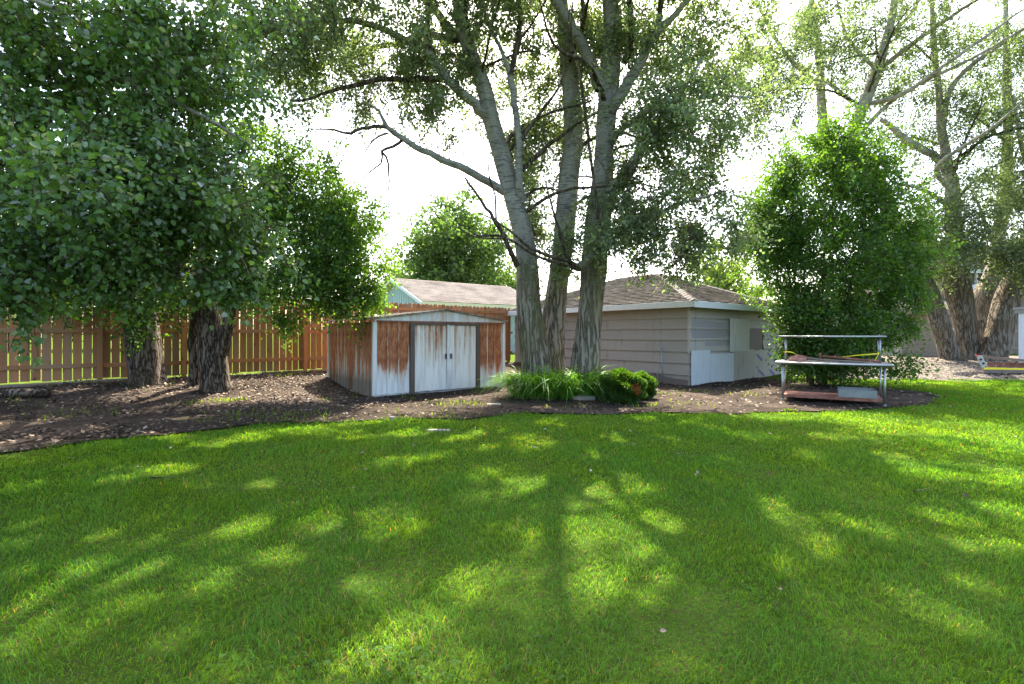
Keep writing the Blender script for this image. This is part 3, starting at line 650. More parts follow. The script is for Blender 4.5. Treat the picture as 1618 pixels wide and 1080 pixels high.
MB().box(-ov+0.003, -0.042, -0.02, GL+ov, fz0+0.01, fz0+0.022).build('soffit', M_siding, gar)
rb = MB().box(-0.07, 0.07, -0.07, 0.07, 0, 0.12).prism([(-0.09, 0.12), (0.09, 0.12), (0, 0.18)], 'y', -0.08, 0.08).build('roof_vent', M_rusty, gar, (GW/2-0.5, hw+0.2, ez+0.13+rise-0.21))
# stakes against the plain wall
for (px, pt, pb, r, lab) in ((1046.5, 549, 606, 0.022, 'tall galvanised pipe leaning on the taupe garage wall'), (1039, 584, 605, 0.010, 'thin grey stake left of the tall pipe by the garage wall'), (1061, 586, 606, 0.010, 'thin grey stake between the tall pipe and the garage corner')):
    x, y = gpt(px, pb+1.0); d = y; h = (pb-pt)*d/F
    s_ = MB().tube([(0, 0, -0.1), (0.0, 0, h*0.5), (-0.015, 0.02, h)], r, 10).build('metal_stake', M_steel_dull, None, (x, y, float(gz(x, y))+0.02), smooth=True)
    if r > 0.02: MB().box(-0.03, 0.03, -0.03, 0.03, 0, 0.09).build('stake_cap', M_steel_dull, s_, (-0.015, 0.02, h-0.06), bevel=0.008)
    tag(s_, lab, 'stake')

# ------------------------------------------------------------------ neighbouring houses
def house(name, label, org, rot, Lx, Ly, wallh, rise, wallmat, roofmat, trim, siding='v', ov=0.35, shingle=True):
    h = thing(name, label, 'house', org, rot)               # ridge along local x
    pent = [(0, -0.3), (Ly, -0.3), (Ly, wallh), (Ly/2, wallh+rise), (0, wallh)]
    MB().prism(pent, 'x', 0.0, Lx).build('wall', wallmat, h)
    if siding == 'v':
        k = int(Ly/0.28)
        for i in range(k):
            y = (i+0.5)*Ly/k; z = wallh+rise*(1-abs(y-Ly/2)/(Ly/2))-0.02
            MB().box(-0.018, 0.002, -0.02, 0.02, 0.0, z).build('batten', wallmat, h, (0, y, 0))
    else:
        for i in range(int((wallh)/0.2)):
            MB().prism([(0.0, 0.0), (-0.022, 0.0), (-0.004, 0.2)], 'x', 0, Lx).build('siding_board', wallmat, h, (0, 0, i*0.2))
            MB().prism([(0.0, 0.0), (-0.022, 0.0), (-0.004, 0.2)], 'y', 0, Ly).build('siding_board', wallmat, h, (0, 0, i*0.2))
    sl = rise/(Ly/2); e0 = wallh-ov*sl
    r = MB().prism([(-ov, e0+0.02), (Ly/2, wallh+rise+0.02), (Ly+ov, e0+0.02), (Ly+ov, e0+0.14), (Ly/2, wallh+rise+0.14), (-ov, e0+0.14)], 'x', -ov, Lx+ov).build('roof', trim, h)
    z2 = 0.15
    planes = [((-ov, -ov-.02, e0+z2), (Lx+ov, -ov-.02, e0+z2), (-ov, Ly/2, wallh+rise+z2), (Lx+ov, Ly/2, wallh+rise+z2)), ((-ov, Ly+ov, e0+z2), (Lx+ov, Ly+ov, e0+z2), (-ov, Ly/2, wallh+rise+z2), (Lx+ov, Ly/2, wallh+rise+z2))]
    shingled('shingles', planes, roofmat, r, 0.2, 0.5)
    MB().box(-ov, Lx+ov, -ov-0.06, -ov-0.005, e0-0.1, e0+0.12).build('fascia', trim, h)
    return h
p = at(663, 500, 23.0)
hs = house('house', 'low teal house with tan shingle roof and cream eave behind the cedar fence', (p[0]+0.2, p[1]+0.4, 0.25), SROT-0.03, 7.2, 6.6, 2.62, 1.30, M_teal, M_shingle_n, M_cream)
MB().prism([(-0.36, 2.42), (3.3, 3.88), (3.3, 4.06), (-0.36, 2.60)], 'x', -0.39, -0.352).build('barge_board', M_fascia, hs)
p = at(1082, 500, 25)
hs2 = house('house', 'house with pale tan roof and white rake rising behind the hip roofed garage', (p[0], p[1], 0.2), SROT, 7.5, 8.0, 2.7, 1.35, M_siding2, M_shingle_n, M_fascia)
p = at(1425, 560, 24.5)
hs3 = house('garage', 'small tan lap sided garage standing behind the leaning poplar trunks', (p[0], p[1], 0.2), math.radians(4), 3.0, 5, 2.3, 1.1, M_siding, M_shingle_n, M_siding, siding='h', ov=0.25); hs3['category'] = 'garage'
MB().box(2.72, 2.9, -0.05, -0.026, 0, 2.2).build('corner_board', M_white, hs3)
p = at(1490, 560, 28.5)
hs4 = house('house', 'grey brown lap sided house glimpsed between the leaning poplar trunks', (p[0], p[1], 0.2), math.radians(3), 5.5, 7, 5.0, 2.2, M_siding_dk, M_shingle, M_fascia, siding='h')
MB().box(1.9, 2.05, -0.12, -0.026, 0, 5.0).build('downspout', M_white, hs4)
MB().prism([(0.2, 3.1), (1.4, 4.0), (2.4, 3.1)], 'y', -0.6, -0.026).build('porch_gable', M_fascia, hs4)
MB().box(2.9, 4.0, -0.05, -0.024, 2.9, 4.3).build('window', M_fascia, hs4); 
def picket_run(label, p0, p1, h, mat):
    p0, p1 = A(p0), A(p1); L = float(np.linalg.norm(p1-p0)); d = (p1-p0)/L; rot = math.atan2(d[1], d[0])
    t = thing('picket_fence', label, 'fence', (p0[0], p0[1], float(gz(*p0))), rot)
    pm = MB().prism([(-0.06, 0.05), (0.06, 0.05), (0.06, h-0.06), (0, h), (-0.06, h-0.06)], 'y', 0, 0.018).mesh('picket', mat)
    for i in range(int(L/0.16)): link('picket', pm, t, (0.08+i*0.16, 0, random.uniform(-.02, .02)), (0, random.uniform(-.015, .015), 0))
    for z in (0.35, h-0.4): MB().box(0, L, -0.04, -0.001, z-0.04, z+0.04).build('rail', mat, t)
    return t
ge = A([gxc, gyc])+U*(GW+0.1)
picket_run('weathered grey picket fence beside the patched garage wall behind the bush', (ge[0], ge[1]+0.3), (ge[0]+3.2, ge[1]+1.2), 1.5, M_oldwood)
picket_run('dark weathered picket fence beyond the leaning poplar trunks', (at(1570, 560, 26)[0], 26.0), (at(1690, 560, 26)[0], 26.3), 1.7, M_oldwood)

# ------------------------------------------------------------------ steel work table
t0 = A(gpt(1236.5, 634.6)); t1 = A(gpt(1398, 643.9)); td = (t1-t0); TL = float(np.linalg.norm(td)); td /= TL; tr = math.atan2(td[1], td[0])
tab = thing('work_table', 'old steel work table with raised shelf on the bare soil before the bush', 'table', (t0[0], t0[1], float(gz(*t0))+0.018), tr)
TW, TH = 0.70, 0.765
for (x, y) in ((0, 0), (TL, 0), (0, TW), (TL, TW)):
    lg = MB().tube([(0, 0, 0.0), (0, 0, TH-0.02)], 0.019, 12).build('leg', M_steel, tab, (x, y, 0), smooth=True)
    MB().tube([(0, 0, -0.0), (0, 0, 0.05)], [0.016, 0.027], 12).build('foot', M_steel_dull, lg, smooth=True)
MB().box(-0.11, TL+0.11, -0.07, TW+0.07, TH-0.006, TH+0.004).build('table_top', M_toprust, tab)
def roll(x0, x1, y0, y1, z, r, name, mat):
    MB().tube([(x0, y0, z), (x1, y0, z)], r, 10).build(name, mat, tab, smooth=True); MB().tube([(x0, y1, z), (x1, y1, z)], r, 10).build(name, mat, tab, smooth=True)
    MB().tube([(x0, y0, z), (x0, y1, z)], r*0.97, 10).build(name, mat, tab, smooth=True); MB().tube([(x1, y0, z), (x1, y1, z)], r*0.97, 10).build(name, mat, tab, smooth=True)
roll(-0.11, TL+0.11, -0.07, TW+0.07, TH-0.014, 0.021, 'rolled_edge', M_steel)
SZ = TH+0.50; us = ((0.03, TW-0.30), (0.03, TW-0.02), (TL-0.03, TW-0.30), (TL-0.03, TW-0.02))
for x, y in us: MB().tube([(0, 0, 0), (0, 0, SZ-TH-0.01)], 0.014, 10).build('upright', M_steel, tab, (x, y, TH+0.004), smooth=True)
MB().box(-0.08, TL+0.05, TW-0.36, TW+0.04, SZ-0.003, SZ+0.005).build('shelf', M_toprust, tab)
roll(-0.08, TL+0.05, TW-0.36, TW+0.04, SZ-0.006, 0.016, 'rolled_edge', M_steel)
MB().box(0.02, TL-0.02, 0.01, TW-0.01, 0.128, 0.136).box(0.03, TL-0.03, 0.004, 0.010, 0.085, 0.136).build('lower_shelf', M_rusty, tab)
def loc2w(o, p): return Vector(o.location)+Matrix.Rotation(tr, 3, 'Z') @ Vector(p)
tray = thing('metal_tray', 'grey sheet metal tray on the lower shelf of the steel table', 'tray', loc2w(tab, (TL-0.68, 0.06, 0.138)), tr)
w, d, h = 0.58, 0.5, 0.145
MB().box(0.002, w-0.002, 0.002, d-0.002, 0, 0.004).build('tray_bottom', M_steel_dull, tray)
for bx in ((0, w, 0, 0.005), (0, w, d-0.005, d), (0, 0.005, 0.0052, d-0.0052), (w-0.005, w, 0.0052, d-0.0052)): MB().box(bx[0], bx[1], bx[2], bx[3], 0, h).build('tray_side', M_steel_dull, tray)
# tools lying on the table top
zt = TH+0.006
sh = thing('shovel', 'rusty scoop shovel lying on the steel table top', 'shovel', loc2w(tab, (0.10, 0.25, zt)), tr)
vs_, fs_ = [], []
for i in range(9):
    u_ = i/8
    for j in range(9):
        q = (j/8-0.5)*2; wv = 0.14*(1-0.35*max(0, u_-0.75)*4*0.5); vs_.append((u_*0.30, q*wv, 0.008+0.125*(1-q*q)*(0.55+0.45*math.sin(u_*math.pi*0.9))))
for i in range(8):
    for j in range(8): fs_.append((i*9+j, i*9+j+1, i*9+j+10, i*9+j+9))
MB().add(vs_, fs_).build('blade', M_rusty, sh, smooth=True)
MB().tube([(0.26, 0.0, 0.07), (0.40, 0, 0.055), (0.55, 0.0, 0.04), (1.20, -0.06, 0.018)], [0.03, 0.024, 0.017, 0.016], 10).build('handle', M_oldwood_x, sh, smooth=True)
pk = thing('iron_bar', 'rusty iron bar with a crosspiece resting along the steel table top', 'bar', loc2w(tab, (0.62, 0.40, zt)), tr-0.05)
MB().tube([(0, 0, 0.11), (0.5, -0.02, 0.065), (0.95, -0.04, 0.025)], 0.022, 10).build('bar', M_rusty, pk, smooth=True)
MB().tube([(0.0, 0.0, 0.02), (0.0, 0.0, 0.17)], 0.022, 10).build('crosspiece', M_rusty, pk, smooth=True)
MB().tube([(0.24, -0.01, 0.08), (0.25, -0.01, 0.13)], 0.015, 8).build('lug', M_rusty, pk, smooth=True)
tp = thing('caution_tape', 'yellow plastic tape tied between the shelf uprights of the steel table', 'tape', loc2w(tab, (0, 0, TH)), tr)
def ribbon(pts, w, name):
    P = catmull(A(pts), 0.03); mbb = MB(); tw_ = np.linspace(0, 2.2, len(P))
    L = [p+A([0, math.sin(t)*w*0.5, math.cos(t)*w*0.5]) for p, t in zip(P, tw_)]; R = [p-A([0, math.sin(t)*w*0.5, math.cos(t)*w*0.5]) for p, t in zip(P, tw_)]
    n_ = len(P); mbb.add(L+R, [(i, i+1, n_+i+1, n_+i) for i in range(n_-1)]); return mbb.build(name, M_yellow, tp, smooth=True)
ribbon([(0.03, TW-0.32, 0.19), (0.16, TW-0.33, 0.17), (0.26, TW-0.35, 0.10), (0.36, TW-0.35, 0.02)], 0.022, 'strand')
ribbon([(TL-0.02, TW-0.04, 0.17), (TL-0.35, TW-0.12, 0.135), (TL-0.8, TW-0.22, 0.07), (TL-1.0, TW-0.26, 0.02)], 0.026, 'strand')
ribbon([(TL-0.03, TW-0.045, 0.18), (TL-0.07, TW-0.09, 0.08), (TL-0.14, TW-0.14, 0.02), (TL-0.3, TW-0.1, 0.012)], 0.03, 'strand')
for x, y in (us[0], us[3]): MB().tube([(x, y, 0.165), (x, y, 0.195)], 0.018, 10).build('knot', M_yellow, tp, smooth=True)

# ------------------------------------------------------------------ lumber pile, post
lx, ly = gpt(1548, 590); lz = float(gz(lx, ly))+0.015
lab = ['wide dark plank at the bottom of the lumber pile by the leaning trunks', 'narrow dark plank lying on the bottom plank of the lumber pile', 'rough brown board resting across the lumber pile']
pl = [((0, 0, 0.04), (3.4, 0.32, 0.05), 0.0), ((0.05, -0.05, 0.095), (3.2, 0.22, 0.05), 0.02), ((0.35, 0.1, 0.21), (1.1, 0.05, 0.26), 0.0)]
pr_ = math.radians(-6)
for (q, dm, rr), lb in zip(pl, lab):
    o = MB().box(0, dm[0], -dm[1]/2, dm[1]/2, -dm[2]/2, dm[2]/2).build('plank', M_oldwood_x if dm[2] < 0.2 else M_rusty, None, (lx+q[0], ly+q[1], lz+q[2]), (0, 0, pr_+rr), bevel=0.004); tag(o, lb, 'plank')
o = MB().box(0, 3.2, -0.025, 0.025, -0.03, 0.03).build('yellow_rail', M_yellow, None, (lx+0.02, ly-0.12, lz+0.16), (0, 0.012, pr_), bevel=0.004); tag(o, 'long yellow painted rail lying on the lumber pile', 'rail')
ld = thing('ladder', 'aluminium ladder end with three holes and red tip on the lumber pile', 'ladder', (lx-0.02, ly-0.06, lz+0.13), pr_)
b = MB()

rung = [MB().tube([(0.08-0.075*i+0.05, -0.012, 0.06+0.125*i), (0.08-0.075*i+0.05, -0.035, 0.06+0.125*i)], 0.034, 12) for i in range(3)]
MB().prism([(0.03, 0.0), (0.22, 0.0), (0.02, 0.44), (-0.14, 0.44)], 'y', -0.02, 0.02).build('end_plate', M_alu, ld, bevel=0.004)
for r_ in rung: r_.build('rung_hole', M_dark, ld)
MB().box(-0.155, -0.09, -0.024, 0.024, 0.40, 0.45).build('tip', M_red, ld, (0, -0.003, 0.012), bevel=0.006)
MB().box(0.16, 1.0, -0.03, 0.03, 0.0, 0.04).tube([(0.98, 0, 0.02), (1.06, 0, 0.02), (1.08, 0, -0.04)], 0.024, 8).build('lower_rail', M_alu, ld, (0, -0.045, 0.012))
for k, (yy, zz, L_) in enumerate(((-0.02, 0.43, 3.3), (0.1, 0.46, 3.2), (0.22, 0.44, 3.1))):
    o = MB().box(0, L_, -0.045, 0.045, -0.02, 0.02).build('board', M_oldwood_x, None, (lx+0.0+0.25*k, ly+yy+0.05, lz+zz+0.09), (0, 0.105+0.004*k, pr_+0.01*k), bevel=0.003)
    tag(o, ['weathered board sloping from the ladder tip down over the lumber pile', 'middle sloping weathered board on the lumber pile beside the ladder', 'rear sloping weathered board on the lumber pile against the leaning trunk'][k], 'board')
pxp, pyp = gpt(1615, 577)
po = thing('porch_post', 'square pale grey post with a capital beside the lumber pile', 'post', (pxp, pyp, float(gz(pxp, pyp))))
MB().box(-0.07, 0.07, -0.07, 0.07, 0, 2.0).build('shaft', M_fascia, po, bevel=0.006); MB().box(-0.14, 0.14, -0.14, 0.14, 2.0, 2.12).box(-0.18, 0.18, -0.18, 0.18, 2.121, 2.22).build('capital', M_patch, po, bevel=0.006)

# ------------------------------------------------------------------ log, stones
lgx, lgy = gpt(42, 646)
o = MB().tube([(-0.32, -0.02, 0.0), (-0.1, 0.0, 0.012), (0.1, 0.02, 0.005), (0.32, 0.06, 0.0)], [0.075, 0.082, 0.078, 0.07], 14).build('log', M_mulb, None, (lgx, lgy, float(gz(lgx, lgy))+0.085), (0, 0, 0.15), smooth=True)
tag(o, 'short dark rotten log lying on the bare soil near the fence', 'log')
for (px, py, w, d, h, lb, mt) in ((924, 632, 0.42, 0.30, 0.07, 'flat grey stone slab between the daylilies and the round shrub', M_stone), (780, 640, 0.26, 0.15, 0.02, 'pale flat stone in the soil left of the daylilies', M_stone), (619, 664, 0.09, 0.06, 0.05, 'small tan stone at the lawn edge below the rusty shed', M_stone), (693, 680, 0.34, 0.09, 0.006, 'flat buried paving stone showing in the grass before the shed', M_stone)):
    x, y = gpt(px, py); n_ = 11; a = np.linspace(0, 2*np.pi, n_, endpoint=False); rr = 1+0.16*rng.normal(size=n_).clip(-1, 1)
    poly = [(w/2*math.cos(t)*q, d/2*math.sin(t)*q) for t, q in zip(a, rr)]
    o = MB().prism(poly, 'z', -0.03, h).build('stone', mt, None, (x, y, float(gz(x, y))+0.012), bevel=0.012); tag(o, lb, 'stone')

# ------------------------------------------------------------------ trees
TD = 10.8
zb = lambda px, d: float(gz((px-CX)/F*d, d))
def btr(px, d, dz=-0.12): return ((px-CX)/F*d, d, zb(px, d)+dz)
def ptrace(pts): return trace(pts)
def slim(P, k=0.92): P[:, 3] *= k; return P
ybase = lambda px, d, dz=-0.1: HY+(EYE-zb(px, d)-dz)*F/d
D1, D2, D3 = 10.7, 11.3, 10.5
cT = [ptrace([(850, ybase(850, D1), D1, 60), (849, 600, D1, 53), (846, 560, D1, 50), (838, 500, D1, 41), (832, 413, D1, 37), (824, 359, D1, 35), (809, 304, D1, 31), (793, 250, D1, 29), (774, 180, D1, 28), (765, 139, D1, 26), (743, 83, D1, 24), (729, 28, D1, 22), (722, -40, D1, 19), (716, -160, D1+.2, 13), (722, -290, D1+.3, 7)]),
      ptrace([(868, ybase(868, D2), D2, 56), (869, 580, D2, 46), (876, 500, D2, 39), (884, 427, D2, 35), (890, 386, D2, 34), (895, 332, D2, 34), (898, 277, D2, 34), (906, 222, D2, 33), (904, 167, D2, 29), (896, 90, D2, 23), (890, 20, D2, 19), (884, -90, D2, 14), (892, -240, D2, 7)]),
      ptrace([(924, ybase(924, D3), D3, 60), (925, 600, D3, 52), (927, 560, D3, 47), (931, 496, D3, 42), (935, 455, D3, 42), (938, 425, D3, 45), (941, 386, D3, 40), (946, 332, D3, 40), (953, 277, D3, 36), (956, 222, D3, 33), (961, 150, D3, 33), (967, 83, D3, 30), (966, 28, D3, 28), (962, -40, D3, 25), (966, -170, D3, 17), (960, -300, D3, 8)])]
q = TD
cL = [ptrace(x) for x in (
  [(770, 185, 10.7, 17), (757, 172, 10.6, 16), (730, 146, 10.5, 15), (704, 122, 10.4, 14), (688, 97, 10.3, 13), (660, 72, 10.2, 12), (624, 53, 10, 10), (590, 39, 9.8, 9), (554, 32, 9.6, 8), (499, 33, 9.2, 7), (457, 40, 9.0, 6), (415, 47, 8.8, 5), (380, 52, 8.7, 3)],
  [(797, 302, 10.7, 15), (779, 292, 10.6, 13), (735, 267, 10.3, 12), (679, 242, 10.0, 10), (638, 219, 9.8, 9), (610, 200, 9.6, 7), (599, 175, 9.6, 4), (575, 160, 9.5, 2.5)],
  [(610, 200, 9.6, 6), (592, 200, 9.5, 6), (574, 203, 9.4, 5), (554, 211, 9.4, 4.5), (527, 205, 9.3, 3.5), (488, 203, 9.3, 2)],
  [(638, 219, 9.8, 5.5), (621, 232, 9.7, 5), (603, 238, 9.6, 4.5), (611, 248, 9.6, 3.6), (614, 270, 9.6, 3), (614, 300, 9.6, 2), (598, 311, 9.6, 1)],
  [(603, 238, 9.6, 3.4), (602, 258, 9.6, 2.8), (580, 275, 9.6, 2), (565, 294, 9.6, 1.2)],
  [(612, 210, 9.6, 4), (590, 220, 9.5, 3), (573, 246, 9.5, 1.4)],
  [(697, 124, 10.3, 10), (650, 125, 10.0, 9), (596, 126, 9.7, 8), (554, 136, 9.5, 6.5), (521, 144, 9.4, 5), (480, 158, 9.2, 4), (457, 158, 9.1, 3)],
  [(690, 96, 10.3, 9), (677, 61, 10.3, 8), (677, 0, 10.2, 7), (680, -80, 10.1, 5)],
  [(722, 62, 10.8, 16), (699, 30, 11, 14), (679, 8, 11.2, 11), (640, -40, 11.5, 8)],
  [(716, 62, 10.8, 11), (665, 50, 11.3, 9), (638, 67, 11.5, 9), (582, 78, 11.8, 8), (527, 97, 12.2, 6), (480, 110, 12.5, 3)],
  [(826, 318, 10.6, 16), (820, 290, 10.45, 13), (820, 222, 10.35, 11), (811, 153, 10.3, 10), (806, 119, 10.3, 9), (793, 83, 10.3, 6), (768, 28, 10.3, 5), (750, -40, 10.2, 3)],
  [(806, 119, 10.3, 9), (820, 61, 10.3, 9), (821, 0, 10.3, 7), (822, -60, 10.3, 5)],
  [(820, 61, 10.3, 5), (835, 45, 10.3, 4), (863, 0, 10.3, 3)],
  [(821, 225, 10.35, 7), (843, 192, 10.3, 6), (871, 155, 10.2, 4.5), (888, 125, 10.2, 3.5), (896, 70, 10.2, 2.5), (900, 10, 10.2, 2)],
  [(949, 140, 10.5, 20), (940, 112, 10.5, 19), (927, 83, 10.5, 18), (907, 47, 10.4, 17), (885, 15, 10.3, 15), (860, -30, 10.2, 12), (830, -110, 10, 7)],
  [(925, 70, 10.5, 9), (921, 30, 10.6, 8), (922, -30, 10.7, 6)],
  [(965, 175, 10.4, 20), (985, 140, 10.2, 18), (1010, 103, 10, 17), (1027, 64, 9.8, 15), (1046, 42, 9.6, 12), (1080, 8, 9.4, 9), (1120, -40, 9.2, 6)],
  [(1037, 52, 9.7, 9), (1044, 10, 9.8, 8), (1050, -60, 9.9, 6)],
  [(985, 100, 10.4, 11), (996, 78, 10.3, 10), (996, 42, 10.3, 9), (995, 0, 10.3, 8), (990, -70, 10.3, 6)],
  [(968, 222, 10.3, 12), (976, 210, 10.1, 10), (1002, 189, 9.8, 9), (1024, 175, 9.5, 7), (1070, 168, 9.2, 5), (1120, 150, 9, 4), (1190, 155, 8.8, 2.5)],
  [(958, 330, 10.4, 26), (967, 304, 10.2, 24), (986, 277, 10.0, 20), (1002, 255, 9.8, 17), (1021, 217, 9.6, 13), (1040, 190, 9.4, 9), (1075, 150, 9.2, 6), (1110, 90, 9.0, 4)],
  [(915, 421, 10.0, 13), (937, 405, 9.8, 13), (950, 378, 9.7, 10), (978, 361, 9.5, 8), (1018, 342, 9.3, 7), (1059, 329, 9.1, 5), (1086, 318, 9.0, 4), (1150, 300, 8.8, 2.5)],
  [(950, 395, 9.9, 8), (972, 375, 9.7, 7), (997, 359, 9.5, 6), (1030, 330, 9.3, 5), (1056, 304, 9.2, 4), (1081, 277, 9.1, 3), (1112, 262, 9, 2)],
  [(952, 378, 9.7, 6), (946, 350, 9.6, 5), (940, 300, 9.5, 5), (930, 230, 9.4, 5), (924, 175, 9.4, 4.5), (915, 110, 9.4, 4), (903, 60, 9.3, 3), (905, 0, 9.3, 2.5)],
  [(916, 424, 10.0, 9), (895, 410, 9.8, 7), (869, 405, 9.6, 6), (840, 392, 9.4, 5), (815, 372, 9.3, 4), (785, 350, 9.2, 3), (755, 335, 9.1, 2)],
  [(916, 426, 10.0, 7), (880, 414, 9.7, 5), (840, 400, 9.5, 4), (805, 378, 9.4, 3.6), (765, 376, 9.3, 3), (735, 360, 9.3, 2)],
  [(905, 420, 10.0, 6), (890, 390, 9.7, 5), (882, 360, 9.6, 4), (870, 320, 9.5, 3), (862, 285, 9.5, 2)],
  [(817, 420, 10.4, 9), (806, 395, 10.2, 8), (795, 370, 10.1, 7), (780, 345, 10, 6), (768, 329, 9.9, 5), (748, 300, 9.8, 4), (735, 280, 9.8, 3)],
  [(795, 372, 10.1, 4.5), (770, 372, 10, 4), (750, 374, 9.9, 3), (725, 360, 9.9, 2)],
  [(784, 350, 10, 4), (782, 310, 9.9, 3), (772, 275, 9.8, 2.5), (775, 240, 9.8, 1.8)],
)]
cB = [(520, 70, 9.6, 2.2, 2.2, 1.0, 66), (640, 30, 10.3, 2.2, 2.4, 1.0, 62), (600, 130, 10.2, 1.5, 1.5, 0.45, 32), (680, 195, 10.4, 0.7, 1.2, 0.5, 14), (440, 110, 9.2, 1.0, 1.3, 0.9, 32),
      (560, -110, 10, 2.6, 2.6, 1.5, 76), (780, -60, 11, 2.6, 2.8, 1.6, 69), (800, 90, 11.8, 1.6, 1.6, 1.3, 54), (860, 250, 12.0, 0.9, 1.2, 1.3, 46), (860, 60, 12.2, 2.0, 2.0, 1.8, 95), (770, 60, 11.5, 1.2, 1.5, 1.2, 50), (880, 160, 12.3, 1.0, 1.0, 1.6, 60), (838, 330, 12.0, 0.5, 0.8, 0.9, 24), (990, 90, 11.5, 1.2, 1.2, 1.2, 40), (690, 110, 11.2, 1.3, 1.0, 0.8, 34),
      (1060, 130, 10.3, 1.8, 1.7, 1.4, 56), (1090, 215, 9.8, 1.4, 1.5, 1.0, 48), (1020, 210, 9.8, 0.9, 1.2, 0.9, 36), (1060, 300, 9.6, 1.4, 1.4, 0.8, 46), (1060, 370, 9.3, 1.2, 1.1, 0.45, 34), (1010, 395, 9.4, 0.8, 0.9, 0.4, 16), (1130, 385, 9.1, 0.7, 0.9, 0.4, 14),
      (1140, 60, 10.4, 1.8, 2.2, 1.6, 62), (1000, -40, 10.8, 2.0, 2.4, 1.6, 63), (880, 400, 10.4, 0.5, 0.6, 0.5, 12), (975, 300, 10, 0.5, 0.6, 0.8, 14),
      (1100, -150, 10, 2.6, 3, 1.6, 69), (850, -220, 10, 3.0, 3.2, 1.6, 69), (650, -260, 9.5, 2.8, 3, 1.4, 45), (960, -200, 8.0, 2.5, 2.0, 1.2, 33), (700, -190, 8.2, 2.4, 2.0, 1.2, 33), (420, -100, 8.6, 1.8, 2.2, 1.5, 45), (1000, -330, 10.5, 2.4, 2.4, 1.4, 60), (620, -330, 10.5, 2.4, 2.4, 1.4, 60), (820, -350, 10.8, 2.4, 2.4, 1.4, 60), (1200, -250, 10.2, 2.2, 2.4, 1.4, 50), (800, -280, 9.6, 1.8, 1.8, 1.2, 48), (950, -300, 9.4, 1.8, 1.8, 1.2, 48), (460, -230, 9.8, 2.0, 2.2, 1.4, 50)]
cT = [slim(t) for t in cT]
build_tree('poplar_tree', 'huge three trunked pale barked poplar growing behind the daylilies', btr(895, 10.8, 0), cT, cL, cB, M_poplar, M_leaf_grey, 0.064, 140, (0.165, 0.215, 0.11), M_limb, var=0.35, sub_r=1.5, droop=0.2, twig_len=0.5, pale=(0.20, 0.24, 0.17), ppale=0.12, sides=40, trunk_step=0.08, dens=1.5, auto=17, clump=4, clsig=0.40)

